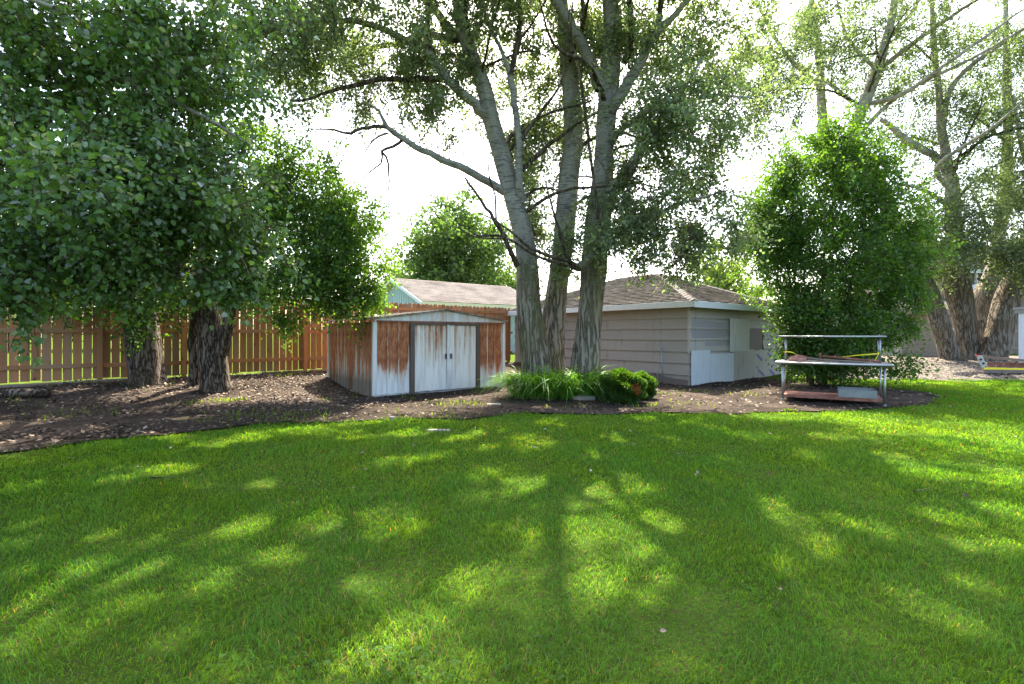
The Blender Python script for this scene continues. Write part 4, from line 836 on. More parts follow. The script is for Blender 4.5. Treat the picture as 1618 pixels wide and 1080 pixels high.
# leaning poplars on the right
RD = 21.0
def rt(l): return ptrace([(a, b, RD+c, w*0.88) for a, b, c, w in l])
rtrees = [
 ('poplar_tree', 'leaning poplar whose trunk tilts towards the big round bush', (1503, 566),
  [[(1508, 572, 0, 38), (1500, 552, 0, 31), (1485, 510, 0, 29), (1467, 463, 0, 27), (1435, 400, 0, 25), (1395, 310, 0, 23), (1365, 250, 0, 22), (1349, 219, 0, 20), (1358, 180, 0, 20), (1369, 153, 0, 19), (1385, 111, 0, 17), (1402, 55, 0, 14), (1413, 0, 0, 12), (1420, -120, 0, 6)]],
  [[(1366, 165, 0, 9), (1422, 150, -1, 8), (1480, 112, -2, 6), (1541, 69, -3, 5), (1618, 14, -4, 3)], [(1362, 205, 0, 8), (1422, 150, -.8, 6), (1541, 89, -3, 5), (1618, 44, -4, 3)], [(1395, 105, 0, 10), (1444, 67, -1, 8), (1513, 19, -2, 6), (1560, -10, -3, 4)],
   [(1364, 172, 0, 8), (1335, 152, .5, 7), (1300, 124, 1, 6), (1260, 100, 1, 4)], [(1400, 60, 0, 8), (1440, 20, 1, 6), (1470, -40, 1, 4)], [(1385, 111, 0, 7), (1340, 60, 1, 5), (1320, -10, 1.5, 3)],
   [(1299, 215, 2, 16), (1297, 125, 2, 14), (1291, 55, 2, 11), (1283, 0, 2, 9), (1280, -100, 2, 5)], [(1294, 135, 2, 9), (1252, 97, 1, 7), (1222, 56, 0, 6), (1195, 0, -1, 4)], [(1385, 300, .3, 16), (1340, 265, 1.2, 16), (1299, 215, 2, 16)]],
  [(1240, 70, 20, 2.4, 2.5, 2.4, 80), (1220, 170, 20, 1.5, 1.5, 1.5, 44), (1330, 60, 22, 2.4, 2.4, 2.4, 42), (1430, 30, 20, 2.4, 2.6, 2.2, 42), (1330, -130, 19, 4, 4.5, 3, 60), (1400, -280, 16, 4, 4, 3, 50), (1180, -200, 17, 3, 3.5, 3, 40), (1420, 160, 22.5, 2.0, 1.5, 1.5, 28), (1360, 130, 23, 2.0, 1.5, 1.5, 20)]),
 ('poplar_tree', 'upright gnarled poplar with a bulging top between the leaning trunks', (1528, 568),
  [[(1530, 574, .3, 44), (1528, 550, .3, 36), (1524, 510, .3, 33), (1517, 470, .3, 38), (1512, 440, .3, 36), (1508, 380, .3, 27), (1505, 300, .3, 22), (1496, 262, .3, 17), (1494, 236, .3, 14), (1486, 194, .3, 12), (1483, 139, .3, 10), (1475, 60, .3, 8), (1470, -60, .3, 4)]],
  [[(1503, 285, .3, 15), (1480, 250, .3, 13), (1458, 236, .2, 12), (1430, 220, .1, 11), (1410, 200, 0, 9), (1391, 189, 0, 6)], [(1490, 215, .3, 9), (1500, 144, 0, 9), (1535, 103, -.5, 8), (1583, 69, -1, 6), (1625, 40, -1.5, 4)], [(1500, 300, 0, 8), (1480, 264, -1, 7), (1527, 228, -2, 6), (1563, 205, -3, 5), (1618, 158, -4, 3)],
   [(1507, 452, -.2, 10), (1519, 438, -.5, 9), (1521, 418, -.6, 7), (1512, 405, -.7, 4)], [(1506, 330, 0, 8), (1460, 300, -1, 6), (1420, 290, -1.5, 4)]],
  [(1500, 100, 21, 2.6, 2.5, 2.6, 60), (1480, 220, 22, 1.8, 1.6, 1.4, 28), (1480, 350, 20, 1.6, 1.2, 1.8, 50), (1450, 400, 21, 1.0, 1.0, 1.2, 22), (1540, 380, 20, 1.4, 1.2, 1.5, 42), (1540, -150, 18, 4, 4, 3, 55), (1560, 210, 20, 2.0, 1.6, 2, 46)]),
 ('poplar_tree', 'mossy short trunked poplar standing behind the other leaning trunks', (1556, 560),
  [[(1556, 572, 1.6, 40), (1556, 540, 1.6, 38), (1558, 500, 1.6, 38), (1562, 468, 1.6, 40), (1572, 420, 1.6, 24), (1580, 360, 1.6, 20), (1588, 300, 1.6, 18), (1592, 200, 1.6, 14), (1590, 60, 1.6, 9), (1588, -60, 1.6, 5)]],
  [[(1564, 455, 1.4, 8), (1555, 445, 1, 6), (1545, 440, .8, 4)], [(1575, 400, 1.6, 8), (1560, 360, 1, 6), (1545, 320, .5, 4)]],
  [(1580, 110, 23, 2.4, 2.2, 3, 55), (1600, 300, 21, 1.8, 1.5, 2.0, 55), (1620, 200, 21, 1.6, 1.5, 2, 36), (1640, -60, 20, 3, 3, 3, 40)]),
 ('poplar_tree', 'poplar trunk leaning away from the house beside the lumber pile', (1572, 560),
  [[(1566, 574, -.4, 42), (1573, 548, -.4, 37), (1585, 500, -.4, 37), (1600, 455, -.4, 35), (1622, 405, -.4, 32), (1650, 340, -.4, 29), (1690, 220, -.4, 22), (1720, 60, -.4, 15), (1740, -100, -.4, 7)]],
  [[(1612, 430, -.6, 14), (1640, 410, -1.2, 11), (1690, 370, -2, 7)], [(1655, 330, -.5, 10), (1620, 250, -1, 8), (1600, 150, -1.5, 5)]],
  [(1610, 400, 19.5, 1.2, 1.0, 0.9, 34), (1680, 100, 20, 3, 3, 3, 50), (1640, 330, 19.5, 1.4, 1.2, 1.2, 30), (1700, -120, 17, 3.5, 3.5, 3, 45)])]
for nm, lb, bp, tk, lm, bl in rtrees:
    bx, by = (bp[0]-CX)/F*RD, RD
    build_tree(nm, lb, (bx, by, float(gz(bx, by))), [rt(t) for t in tk], [rt(l) for l in lm], bl, M_willow, M_leaf_grey, 0.088, 105, (0.105, 0.145, 0.072), M_willow, var=0.35, twig_len=0.7, droop=0.15, spread=0.10, pale=(0.22, 0.25, 0.17), ppale=0.15, sides=28, group='leaning poplars beside the house', twig_r=0.014, wide=0.75, clump=3, clsig=0.36, dens=1.8, auto=11, auto_len=(2.5, 5.5))

# small-leaved trees by the fence
MD = 10.2
build_tree('mulberry_tree', 'thick dark trunked tree standing against the fence', btr(232, MD, 0),
  [ptrace([(234, ybase(234, MD), MD, 58), (232, 590, MD, 48), (228, 550, MD, 46), (222, 500, MD, 42), (216, 450, MD, 40), (212, 400, MD, 34), (215, 330, MD, 24), (225, 250, MD, 14)])],
  [ptrace(x) for x in ([(214, 430, MD, 20), (180, 380, MD-.4, 14), (120, 330, MD-.8, 9), (60, 300, MD-1, 5)], [(216, 410, MD, 18), (270, 350, MD-.3, 13), (310, 280, MD-.5, 8), (330, 220, MD-.6, 4)])],
  [(150, 300, 9.8, 2.2, 1.6, 1.6, 60), (230, 240, 10, 2.0, 1.6, 1.4, 50), (150, 455, 9.4, 1.3, 0.8, 0.45, 26), (250, 460, 9.5, 0.8, 0.6, 0.4, 24), (60, 380, 9.4, 1.4, 1.0, 0.9, 30), (225, 505, 9.7, 0.3, 0.3, 0.3, 7)],
  M_mulb, M_leaf, 0.075, 90, (0.040, 0.095, 0.018), M_mulb, var=0.3, droop=0.35, twig_len=0.45, sides=24, clump=2, clsig=0.3)
build_tree('mulberry_tree', 'forked dark trunked tree with a dense drooping crown left of the shed', btr(340, 10.1, 0),
  [ptrace([(343, ybase(343, 10.1), 10.1, 46), (341, 596, 10.1, 39), (336, 560, 10.1, 38), (332, 520, 10.1, 33), (326, 480, 10.1, 29), (322, 440, 10.1, 26), (330, 380, 10.1, 20), (345, 310, 10.1, 13), (360, 250, 10.1, 7)]),
   ptrace([(349, 560, 10.05, 20), (356, 530, 10.0, 19), (364, 495, 9.9, 16), (373, 460, 9.9, 15), (395, 410, 9.9, 12), (425, 350, 9.9, 8), (450, 300, 9.9, 5)]),
   ptrace([(306, ybase(306, 10.3), 10.3, 18), (307, 570, 10.3, 13), (304, 545, 10.3, 14), (308, 500, 10.3, 12), (312, 450, 10.3, 10), (305, 400, 10.3, 6)])],
  [ptrace(x) for x in ([(395, 410, 9.9, 9), (440, 390, 9.9, 7), (500, 380, 9.9, 5), (560, 400, 10, 3)], [(330, 400, 10.1, 12), (380, 330, 10.2, 9), (430, 270, 10.3, 6), (480, 240, 10.4, 3)], [(420, 360, 9.9, 6), (470, 330, 10, 5), (520, 330, 10, 3)])],
  [(440, 300, 10.1, 1.0, 1.2, 0.9, 52), (480, 255, 10.3, 0.75, 0.8, 0.45, 22), (400, 250, 10.3, 0.9, 1.0, 0.8, 34), (470, 380, 9.9, 1.3, 1.1, 0.75, 90), (550, 395, 10.0, 0.75, 0.9, 0.8, 62), (500, 440, 9.8, 1.2, 0.9, 0.5, 60), (420, 450, 9.6, 0.7, 0.8, 0.4, 26), (575, 455, 10, 0.4, 0.6, 0.3, 16), (440, 490, 9.6, 0.2, 0.3, 0.22, 6), (330, 380, 9.8, 0.9, 0.9, 0.9, 34), (540, 480, 9.9, 0.35, 0.4, 0.16, 9), (380, 200, 10.3, 0.6, 0.8, 0.6, 18), (515, 320, 10.1, 0.65, 0.8, 0.5, 34), (565, 350, 10.1, 0.5, 0.7, 0.45, 26), (470, 300, 10.2, 0.8, 0.8, 0.6, 30)],
  M_mulb, M_leaf, 0.064, 105, (0.072, 0.16, 0.026), M_mulb, var=0.28, droop=0.45, twig_len=0.40, sides=24, yel=0.3, clump=2, clsig=0.3, dens=1.15)

# white poplar hanging in from outside the frame
NP = (-7.9, 5.4)
build_tree('white_poplar', 'big leaved poplar hanging silvery foliage over the fence and bed', (NP[0], NP[1], float(gz(*NP))),
  [A([[NP[0], NP[1], -0.1, 0.40], [NP[0], NP[1], 0.6, 0.30], [NP[0]+.05, NP[1], 2.2, 0.26], [NP[0]+.15, NP[1]+.1, 4.5, 0.2], [NP[0]+.2, NP[1]+.1, 7, 0.12], [NP[0]+.2, NP[1]+.1, 9, 0.05]])],
  [A(x) for x in ([[NP[0]+.05, NP[1], 2.3, .09], [-6.3, 5.2, 2.9, .06], [-4.9, 5.0, 2.6, .04], [-3.9, 4.9, 2.2, .02], [-3.1, 4.9, 1.9, .01]], [[NP[0]+.1, NP[1], 3.2, .1], [-6.0, 5.1, 4.0, .07], [-4.6, 4.8, 4.0, .045], [-3.2, 4.6, 3.5, .025], [-2.5, 4.6, 3.1, .012]],
                    [[NP[0]+.2, NP[1], 4.6, .09], [-6.0, 4.8, 5.6, .06], [-4.4, 4.6, 5.6, .04], [-3.0, 4.7, 5.0, .02]], [[NP[0]+.1, NP[1], 2.6, .07], [-6.2, 4.4, 3.1, .05], [-5.0, 3.9, 2.9, .03], [-3.9, 3.7, 2.6, .015]], [[NP[0]+.15, NP[1], 4.0, .08], [-6.1, 4.2, 4.6, .05], [-4.8, 3.8, 4.3, .03], [-3.5, 3.7, 3.8, .015]])],
  [(60, 80, 4.6, 1.1, 0.9, 0.8, 60), (200, 110, 4.6, 1.0, 0.9, 0.8, 66), (320, 120, 4.8, 0.65, 0.8, 0.7, 30), (60, 250, 4.4, 1.0, 0.8, 0.6, 56), (190, 270, 4.3, 0.9, 0.8, 0.6, 62), (310, 300, 4.6, 0.60, 0.7, 0.5, 36), (340, 380, 4.8, 0.42, 0.5, 0.35, 22), (60, 380, 4.4, 0.9, 0.7, 0.35, 40), (190, 390, 4.5, 0.8, 0.6, 0.3, 36), (300, 420, 4.7, 0.5, 0.5, 0.2, 14), (20, 455, 4.0, 0.3, 0.3, 0.2, 6), (375, 445, 4.8, 0.22, 0.3, 0.12, 6), (20, 300, 3.2, 0.5, 0.4, 0.5, 10),
   (-200, 100, 4.8, 1.6, 1.4, 1.6, 60), (100, -100, 4.8, 1.6, 1.4, 0.9, 40), (-150, 350, 4.6, 1.2, 1.0, 0.7, 36), (250, 20, 5.2, 1.1, 1.0, 0.8, 34), (-300, -200, 6, 2.0, 1.6, 1.5, 40)],
  M_poplar, M_leaf_wax, 0.052, 98, (0.085, 0.165, 0.044), M_limb, var=0.35, droop=0.25, twig_len=0.34, rich=True, wide=0.88, pale=(0.26, 0.31, 0.25), ppale=0.10, extra_leaf_objects=300, spread=0.045, yel=0.18, twig_r=0.008, clump=3, clsig=0.3, dens=1.1)

# big bush on the right
bx, by = gpt(1302, 609)
bd = by
stems = []
for k in range(7):
    a = k*0.9; x1 = bx+0.25*math.cos(a); y1 = by+0.2*math.sin(a)+0.3
    stems.append(A([[x1*0.7+bx*0.3, y1, -0.1, .05], [x1, y1, 0.6, .04], [x1+0.5*math.cos(a), y1+.3*math.sin(a), 2.0, .03], [x1+0.9*math.cos(a), y1+.5*math.sin(a), 3.6, .015], [x1+1.0*math.cos(a), y1+.6*math.sin(a), 4.6, .006]]))
build_tree('large_bush', 'tall rounded dark green bush behind the steel work table', (bx, by+0.3, float(gz(bx, by+.3))), stems, [],
  [(1310, 330, 12.6, 1.8, 1.3, 1.6, 260), (1320, 260, 12.7, 1.35, 1.1, 1.0, 130), (1312, 425, 12.4, 1.85, 1.3, 1.15, 260), (1325, 520, 12.2, 1.35, 0.8, 0.75, 170), (1225, 380, 12.3, 0.8, 0.8, 1.1, 50), (1400, 370, 12.5, 0.95, 0.9, 1.4, 80), (1205, 340, 12.2, 0.6, 0.5, 0.35, 22), (1215, 375, 12.2, 0.7, 0.6, 0.6, 40), (1225, 290, 12.4, 0.5, 0.6, 0.7, 30), (1430, 430, 12.3, 0.5, 0.6, 0.9, 36), (1410, 500, 12.2, 0.65, 0.7, 0.7, 34), (1420, 575, 11.6, 0.3, 0.4, 0.3, 10), (1310, 215, 12.7, 0.7, 0.7, 0.35, 28), (1380, 250, 12.7, 0.5, 0.6, 0.6, 24), (1240, 270, 12.5, 0.4, 0.5, 0.5, 14), (1262, 480, 12.1, 0.45, 0.6, 0.55, 60), (1275, 545, 12.0, 0.45, 0.5, 0.4, 50), (1325, 570, 12.0, 1.2, 0.6, 0.4, 80)],
  M_mulb, M_leaf, 0.078, 74, (0.065, 0.150, 0.028), None, var=0.3, droop=0.3, twig_len=0.36, wide=0.62, yel=0.35, zmin=0.12, cat='bush', gaps=False, clump=2, clsig=0.32, dens=1.15)

# trees far behind
def far_tree(label, px, d, h, rad, col, n, nl, ls, lean=0):
    x = (px-CX)/F*d; zb_ = float(gz(x, d))
    bl = []
    tr_ = A([[x, d, zb_-0.2, rad*0.09], [x, d, h*0.3, rad*0.06], [x+.2, d, h*0.6, rad*0.04], [x, d, h*0.92, 0.03]])
    lm = []
    for k in range(9):
        a = k*2.4; z = h*(0.25+0.06*k); r_ = rad*0.75*(1-0.05*k)
        lm.append(A([[x, d, z, rad*0.03], [x+r_*.5*math.cos(a), d+r_*.5*math.sin(a), z+h*.1, rad*0.02], [x+r_*math.cos(a), d+r_*math.sin(a), z+h*.17, 0.02]]))
    for t, rr in ((0.26, 0.85), (0.42, 1.0), (0.58, 0.9), (0.73, 0.7), (0.88, 0.42)):
        z = h*t; bl.append((px, HY-(z-EYE)*F/d, d, rad*rr, rad*rr, h*0.12, int(n*rr*rr/3.0)))
    return build_tree('background_tree', label, (x, d, zb_), [tr_], lm, bl, M_mulb, M_leaf_grey, ls, nl, col, None, var=0.3, twig_len=0.9, spread=0.22, nsub=5, sides=12, group='trees beyond the fence', twig_r=0.02, clump=2, clsig=0.36, dens=1.9)
far_tree('big rounded maple rising behind the teal house roof', 718, 40, 13.0, 5.9, (0.085, 0.14, 0.04), 430, 55, 0.26)
far_tree('pale green tree peeping between the dense drooping crown and the maple', 630, 55, 9.5, 3.4, (0.14, 0.19, 0.07), 120, 45, 0.32)
far_tree('pale yellow green tree behind the garage hip roof', 1140, 48, 10.2, 4.4, (0.17, 0.23, 0.06), 170, 50, 0.30)
far_tree('distant green tree beyond the cedar fence behind the thick dark trunk', 240, 34, 8.5, 4.5, (0.085, 0.14, 0.035), 150, 50, 0.26)
far_tree('distant green tree beyond the left end of the cedar fence', 20, 30, 9.5, 4.5, (0.085, 0.14, 0.035), 150, 50, 0.26)
far_tree('distant tree behind the grey brown house', 1640, 44, 11, 5.0, (0.12, 0.17, 0.06), 160, 50, 0.28)

# ------------------------------------------------------------------ daylilies, round shrub
dx, dy = gpt(886, 636)
dl = thing('daylily_clump', 'arching clump of green daylily leaves below the three poplar trunks', 'plant', (dx, dy+0.75, float(gz(dx, dy+.75))))
def blade_ribbon(L, w, arch, seg=7):
    t = np.linspace(0, 1, seg); r = L*arch*(t**1.7)*0.95; z = L*(t*1.0-arch*0.95*t**2.6)
    ww = w*np.sin(np.pi*(0.12+0.88*t))**0.6*(1-t**3*0.95); v = []
    for i in range(seg): v += [(-ww[i], r[i], z[i]+ww[i]*0.35), (0, r[i], z[i]), (ww[i], r[i], z[i]+ww[i]*0.35)]
    f = []
    for i in range(seg-1): f += [(3*i, 3*i+1, 3*i+4, 3*i+3), (3*i+1, 3*i+2, 3*i+5, 3*i+4)]
    return A(v), A(f)
prot = []
for k in range(14):
    v, f = blade_ribbon(rng.uniform(0.95, 1.3), rng.uniform(0.013, 0.019), (0.36+0.6*k/13)*rng.uniform(0.95, 1.05))
    c = leaf_cols(1, (0.10, 0.24, 0.035), 0.35, yel=0.5)[0]; prot.append((v, f, mesh_np('leaf', v, f, M_leaf, col=np.repeat(c[None], len(v), 0), smooth=True)))
RV, RF, RC, off = [], [], [], 0
spots = []
while len(spots) < 115:
    q = rng.uniform(-1, 1, 2)
    if q[0]**2+q[1]**2 < 1: spots.append((q[0]*0.98, q[1]*0.48))
cnt = 0
for (px_, py_) in sorted(spots, key=lambda s: s[1]):
    for j in range(12):
        a = rng.uniform(0, 6.28); out = math.atan2(-px_, py_)
        rr_ = math.hypot(px_/0.98, py_/0.48); a = out+rng.normal()*(2.2-1.6*rr_); k = int(np.clip(rng.normal(4+7*rr_, 2.5), 0, 13)); v, f, me = prot[k]; sc = rng.uniform(0.62, 1.05); x_, y_ = px_+rng.normal()*0.04, py_+rng.normal()*0.04
        z_ = float(gz(dx+x_, dy+.75+y_)-gz(dx, dy+.75))
        if cnt < 300:
            o = link('leaf', me, dl, (x_, y_, z_), (rng.normal()*0.12, rng.normal()*0.12, a)); o.scale = (sc,)*3
        else:
            ca, sa = math.cos(a), math.sin(a); w_ = v*sc; w_ = np.stack([w_[:, 0]*ca-w_[:, 1]*sa+x_, w_[:, 0]*sa+w_[:, 1]*ca+y_, w_[:, 2]+z_], 1)
            RV.append(w_); RF.append(f+off); off += len(v); RC.append(np.repeat(leaf_cols(1, (0.09, 0.22, 0.032), 0.35, yel=0.4), len(v), 0))
        cnt += 1
fo = link('foliage', mesh_np('foliage', np.vstack(RV), np.vstack(RF), M_leaf, col=np.vstack(RC), smooth=True), dl); fo['kind'] = 'stuff'
def sprig_shrub(name, label, cx_, cy_, rx, ry, h, n, brown=None):
    z0 = float(gz(cx_, cy_)); root = thing(name, label, 'shrub', (cx_, cy_, z0))
    st = MB()
    for k in range(14):
        a = k*0.45*3; st.tube([(0, 0, -0.03), (rx*.4*math.cos(a), ry*.4*math.sin(a), h*.45), (rx*.75*math.cos(a), ry*.75*math.sin(a), h*(0.6+.2*rng.random()))], [0.014, 0.009, 0.004], 6)
    st.build('stems', M_mulb, root, smooth=True)
    d = rand_dirs(n); d[:, 2] = np.where(d[:, 2] < -0.8, -d[:, 2], d[:, 2]); rad = 0.62+0.40*rng.random(n)
    lump = 1+0.14*np.sin(d[:, 0]*7+1)*np.sin(d[:, 1]*6+2)+0.10*np.sin(d[:, 2]*9+d[:, 0]*5)
    P = np.stack([d[:, 0]*rx*rad*lump, d[:, 1]*ry*rad*lump, h*0.45+d[:, 2]*h*0.52*rad*lump], 1); P[:, 2] = np.maximum(P[:, 2], 0.03)
    dd = d*1.0+rand_dirs(n)*0.7; col = leaf_cols(n, (0.040, 0.10, 0.018), 0.4, yel=0.5)
    if brown is not None:
        k = np.linalg.norm(P-A(brown), axis=1) < 0.10; col[k] = A([0.30, 0.12, 0.05])*(0.7+0.5*rng.random((k.sum(), 1)))
    cr = link('foliage', leaves_mesh('foliage', P, dd, rand_dirs(n)+d*0.4, rng.uniform(0.035, 0.065, n), col, M_leaf, 0.34), root); cr['kind'] = 'stuff'
    return root
yx, yy = gpt(990, 641)
sprig_shrub('yew_shrub', 'low rounded clipped yew with a brown dead sprig beside the daylilies', yx, yy+0.40, 0.39, 0.38, 0.60, 34000, brown=(0.18, -0.33, 0.30))
yx2, yy2 = gpt(1022, 634)
sprig_shrub('yew_shrub', 'small green yew lump tucked behind the rounded yew by the garage', yx2, yy2+0.35, 0.24, 0.28, 0.52, 13000)

# ------------------------------------------------------------------ litter, weeds
def in_view_bed(n, dens):
    x = rng.uniform(-11, 9.2, n*4); y = rng.uniform(4, 16.5, n*4)
    k = (y > edge_y(x)-0.12) & (y < far_y(x)-0.05); x, y = x[k], y[k]
    # not inside shed / garage
    for (ox, oy, wx, wy) in ((sx0, sy0, SW, SD_), (gxc, gyc, GW, GL)):
        lx_ = (x-ox)*U[0]+(y-oy)*U[1]; ly_ = (x-ox)*V[0]+(y-oy)*V[1]
        q = ~((lx_ > -0.02) & (lx_ < wx) & (ly_ > -0.02) & (ly_ < wy)); x, y = x[q], y[q]
    p = dens(x, y); k = rng.random(len(x)) < p; return x[k][:n], y[k][:n]
def litter_d(x, y):
    v = V[0]*x+V[1]*y
    d = 0.10+0.75*sst(10.8, 12.2, v)*sst(-4.0, -5.5, x)*0.9+0.85*np.exp(-((x+4.6)**2/2.2+(y-9.6)**2/3.0))+0.9*np.exp(-((x+5.4)**2/1.0+(y-6.0)**2/0.35))+0.25*sst(0.15, 0.75, wob(x, y, 1.3, 2))
    return np.clip(d, 0, 1)
x, y = in_view_bed(17000, litter_d); n = len(x)
N = rand_dirs(n)*0.45; N[:, 2] += 1.0; D = rand_dirs(n); D[:, 2] *= 0.3
c = A([[0.27, 0.19, 0.13], [0.17, 0.115, 0.08], [0.36, 0.29, 0.23], [0.09, 0.065, 0.05], [0.42, 0.37, 0.32]])[rng.choice(5, n, p=[.3, .3, .10, .27, .03])]*rng.uniform(0.3, 0.75, (n, 1))
o = link('leaf_litter', leaves_mesh('leaf_litter', np.stack([x, y, gz(x, y)+0.03+rng.random(n)*0.015], 1), D, N, rng.uniform(0.025, 0.085, n), c, M_dry, 0.6)); o['kind'] = 'stuff'; tag(o, 'dry brown leaves and bark chips scattered over the bare soil', 'leaf litter')
# fallen leaves on the lawn
n = 210; x = rng.uniform(-6, 11, n*3); y = rng.uniform(2.0, 11.5, n*3); k = (y < edge_y(x)-0.1) & (rng.random(n*3) < np.where((y > 4.2), 0.8, 0.13)); x, y = x[k][:n], y[k][:n]; n = len(x)
N = rand_dirs(n)*0.6; N[:, 2] += 0.8; D = rand_dirs(n); D[:, 2] *= 0.4
c = A([[0.22, 0.155, 0.115], [0.28, 0.235, 0.20], [0.13, 0.06, 0.04], [0.16, 0.12, 0.085]])[rng.integers(0, 4, n)]
o = link('fallen_leaves', leaves_mesh('fallen_leaves', np.stack([x, y, gz(x, y)+0.055+rng.random(n)*0.015], 1), D, N, rng.uniform(0.022, 0.045, n), c, M_dry, 0.7, True)); o['kind'] = 'stuff'; tag(o, 'scattered dry brown leaves lying on the lawn', 'fallen leaves')
# gravel stones
n = 9000; x = rng.uniform(9.8, 26, n); y = rng.uniform(13.9, 22, n); N = rand_dirs(n)*0.4; N[:, 2] += 1; D = rand_dirs(n); D[:, 2] *= .2
c = A([0.13, 0.108, 0.085])[None]*rng.uniform(0.4, 1.5, (n, 1))
o = link('gravel_litter', leaves_mesh('gravel_litter', np.stack([x, y, gz(x, y)+0.022], 1), D, N, rng.uniform(0.04, 0.12, n), c, M_dry, 0.7)); o['kind'] = 'stuff'; tag(o, 'wood chips and gravel strewn before the leaning trunks', 'gravel')

# ------------------------------------------------------------------ grass
def blades(X, Y, H, Wd, leanx, leany, col, name, label, cat, z_off=0.0):
    n = len(X); Z = gz(X, Y)+z_off; a = rng.uniform(0, 2*np.pi, n)
    sx, sy = np.cos(a)*Wd/2, np.sin(a)*Wd/2
    B = np.stack([X, Y, Z-0.004], 1); S_ = np.stack([sx, sy, 0*sx], 1)
    mid = B+np.stack([leanx*H*0.35, leany*H*0.35, H*0.58], 1); l2 = np.sqrt(leanx**2+leany**2)
    tip = B+np.stack([leanx*H, leany*H, H*np.clip(1.05-0.45*l2, 0.25, 1.1)], 1)
    v = np.stack([B-S_, B+S_, mid+S_*0.85, mid-S_*0.85, tip], 1).reshape(-1, 3)
    k = np.arange(n)[:, None]*5; f = np.concatenate([k+A([0, 1, 2])[None], k+A([0, 2, 3])[None], k+A([3, 2, 4])[None]], 0)
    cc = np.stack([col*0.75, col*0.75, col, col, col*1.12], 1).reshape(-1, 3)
    o = link(name, mesh_np(name, v, f, M_grass, col=cc)); o['kind'] = 'stuff'; return tag(o, label, cat)
def grass_pts(n, y0, y1, e):
    t = rng.random(n*2); yy = (y0**e+t*(y1**e-y0**e))**(1/e); xx = rng.uniform(-1, 1, n*2)*(1.32*yy+2.0)
    return xx, yy
x, y = grass_pts(430000, 1.0, 15.0, 0.8)
ex = edge_y(np.clip(x, -16, 9.1)); right = (x > 8.7)
ragged = 0.10*wob(x*6, y*6, 1.0, 1)+0.10*wob(x*2, y*2, 1.0, 2)+rng.normal(size=len(x))*0.07
keep = np.where(right, (y < 13.7+0.4*wob(x, y, 1.5)) & (~((x < 9.3) & (y > edge_y(np.clip(x, -16, 9.1))))), y < ex+ragged)
x, y = x[keep], y[keep]; n = len(x)
print('grass blades', n)
hn = 0.5+0.5*wob(x, y, 2.6, 3); patch = 0.5+0.5*wob(x, y, 1.1, 5)
H = rng.uniform(0.024, 0.056, n)*(0.70+0.55*hn); Wd = 0.0030*np.maximum(1, (y/2.1))**0.85*rng.uniform(0.7, 1.35, n)
la = 2.5*wob(x, y, 1.7, 6)+rng.normal(size=n)*1.3; lm = 0.2+1.0*rng.random(n)
col = A([0.070, 0.205, 0.026])[None]*(0.45+0.95*rng.random((n, 1)))
yl = (0.08+0.30*np.clip(patch, 0, 1)[:, None])*rng.random((n, 1)); col = col*(1-yl)+yl*A([0.19, 0.27, 0.03])[None]
st = rng.random(n) < 0.012+0.03*sst(0.5, 1.0, wob(x, y, 0.8, 6)); col[st] = A([0.34, 0.27, 0.13])*(0.6+0.4*rng.random((st.sum(), 1)))
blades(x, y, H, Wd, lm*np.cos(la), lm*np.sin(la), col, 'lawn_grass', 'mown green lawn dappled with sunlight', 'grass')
# weeds and tufts on the bed
cx_ = []; 
for (px, py, m, sp) in ((345, 636, 60, .14), (372, 634, 50, .12), (300, 640, 40, .14), (120, 655, 60, .35), (230, 628, 40, .3), (30, 650, 50, .25), (560, 627, 14, .08), (520, 634, 20, .1), (650, 632, 14, .08), (710, 640, 70, .25), (750, 640, 60, .22), (690, 665, 160, .5), (1060, 625, 30, .15), (1100, 620, 40, .2), (1080, 640, 40, .25), (1180, 625, 30, .2), (1020, 645, 40, .2), (900, 645, 40, .3), (470, 660, 100, .35), (165, 597, 60, .3), (120, 612, 60, .25), (455, 594, 50, .2), (1440, 612, 120, .5), (640, 628, 14, .1), (380, 660, 100, .4)):
    gx_, gy_ = gpt(px, py); cx_.append(np.stack([gx_+rng.normal(size=m)*sp, gy_+rng.normal(size=m)*sp], 1))
W_ = np.vstack(cx_); n = len(W_); a = rng.uniform(0, 6.28, n)
blades(W_[:, 0], W_[:, 1], rng.uniform(0.04, 0.11, n), rng.uniform(0.008, 0.02, n), 0.6*np.cos(a), 0.6*np.sin(a), A([0.09, 0.17, 0.03])[None]*(0.6+0.7*rng.random((n, 1))), 'weeds', 'small green weeds and grass tufts sprouting in the bare soil', 'weeds', 0.02)

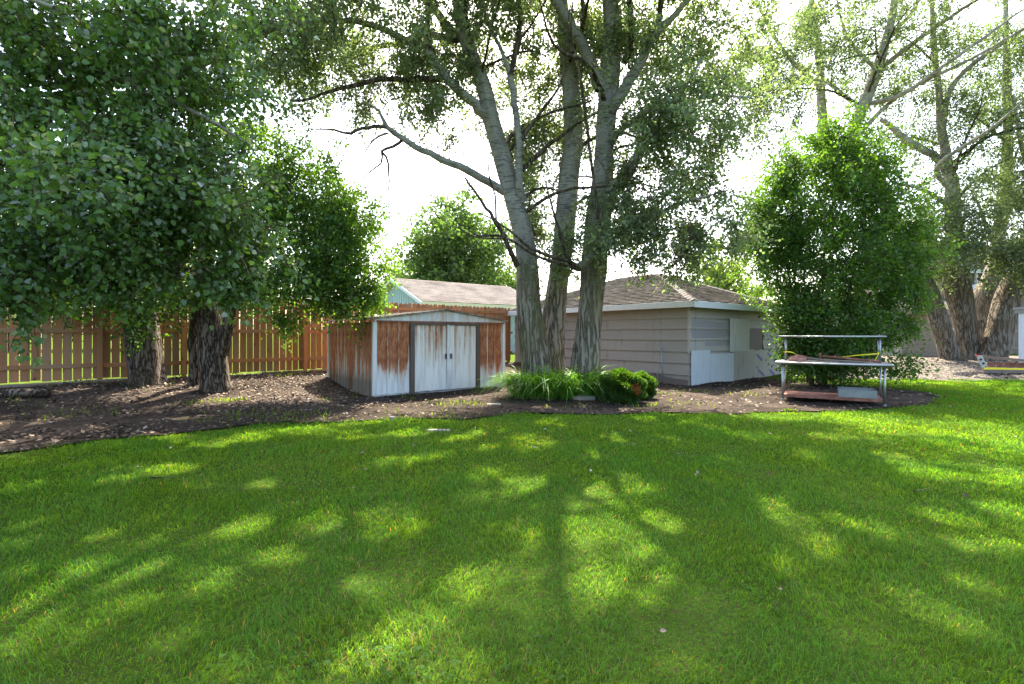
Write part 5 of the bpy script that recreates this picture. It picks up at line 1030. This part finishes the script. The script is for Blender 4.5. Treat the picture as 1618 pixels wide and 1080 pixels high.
# clover in the near lawn
cl = []
for (px, py, m, sp) in ((850, 1045, 60, .10), (640, 1075, 50, .12), (700, 1072, 40, .1), (560, 1070, 40, .12), (350, 1065, 50, .12), (480, 1075, 40, .1), (250, 1000, 30, .12), (1110, 770, 70, .10), (845, 1020, 10, .05), (1205, 960, 20, .08)):
    gx_, gy_ = gpt(px, py); cl.append(np.stack([gx_+rng.normal(size=m)*sp, gy_+rng.normal(size=m)*sp], 1))
W_ = np.repeat(np.vstack(cl)[::3], 3, 0); n = len(W_); a = np.tile(A([0, 2.09, 4.19]), n//3)+np.repeat(rng.uniform(0, 6.28, n//3), 3)
D = np.stack([np.cos(a), np.sin(a), 0.15*rng.normal(size=n)], 1); N = rand_dirs(n)*0.25; N[:, 2] += 1
hz_ = np.repeat(rng.uniform(0.018, 0.04, n//3), 3)
o = link('clover', leaves_mesh('clover', np.stack([W_[:, 0], W_[:, 1], gz(W_[:, 0], W_[:, 1])+hz_], 1), D, N, np.repeat(rng.uniform(0.012, 0.02, n//3), 3), leaf_cols(n, (0.045, 0.11, 0.02), 0.2), M_grass, 0.95, True)); o['kind'] = 'stuff'; tag(o, 'pale clover leaves growing among the lawn grass', 'clover')


# fallen twigs on the bed and lawn
tv, tf, nv = [], [], 0
for k in range(114):
    x_ = rng.uniform(-7.5, 8.0); y_ = float(edge_y(x_))+rng.uniform(-0.15, 2.6) if k < 110 else rng.uniform(3.0, 6.5)
    if k >= 110: x_ = rng.uniform(-0.8, 0.9)*y_
    a_ = rng.uniform(0, 6.28); L_ = rng.uniform(0.08, 0.42); n_ = 5; t_ = np.linspace(-0.5, 0.5, n_)
    b_ = rng.normal()*0.25; px_ = x_+L_*(t_*math.cos(a_)-b_*t_**2*math.sin(a_)); py_ = y_+L_*(t_*math.sin(a_)+b_*t_**2*math.cos(a_))
    v, f = tube_arr(np.stack([px_, py_, gz(px_, py_)+(0.034 if k < 110 else 0.05)], 1), np.linspace(0.006, 0.0025, n_)*rng.uniform(0.6, 1.3), 5); tv.append(v); tf.append(f+nv); nv += len(v)
o = link('fallen_twigs', mesh_np('fallen_twigs', np.vstack(tv), np.vstack(tf), M_twig, smooth=True)); o['kind'] = 'stuff'; tag(o, 'thin dead twigs strewn over the soil bed and lawn', 'twigs')
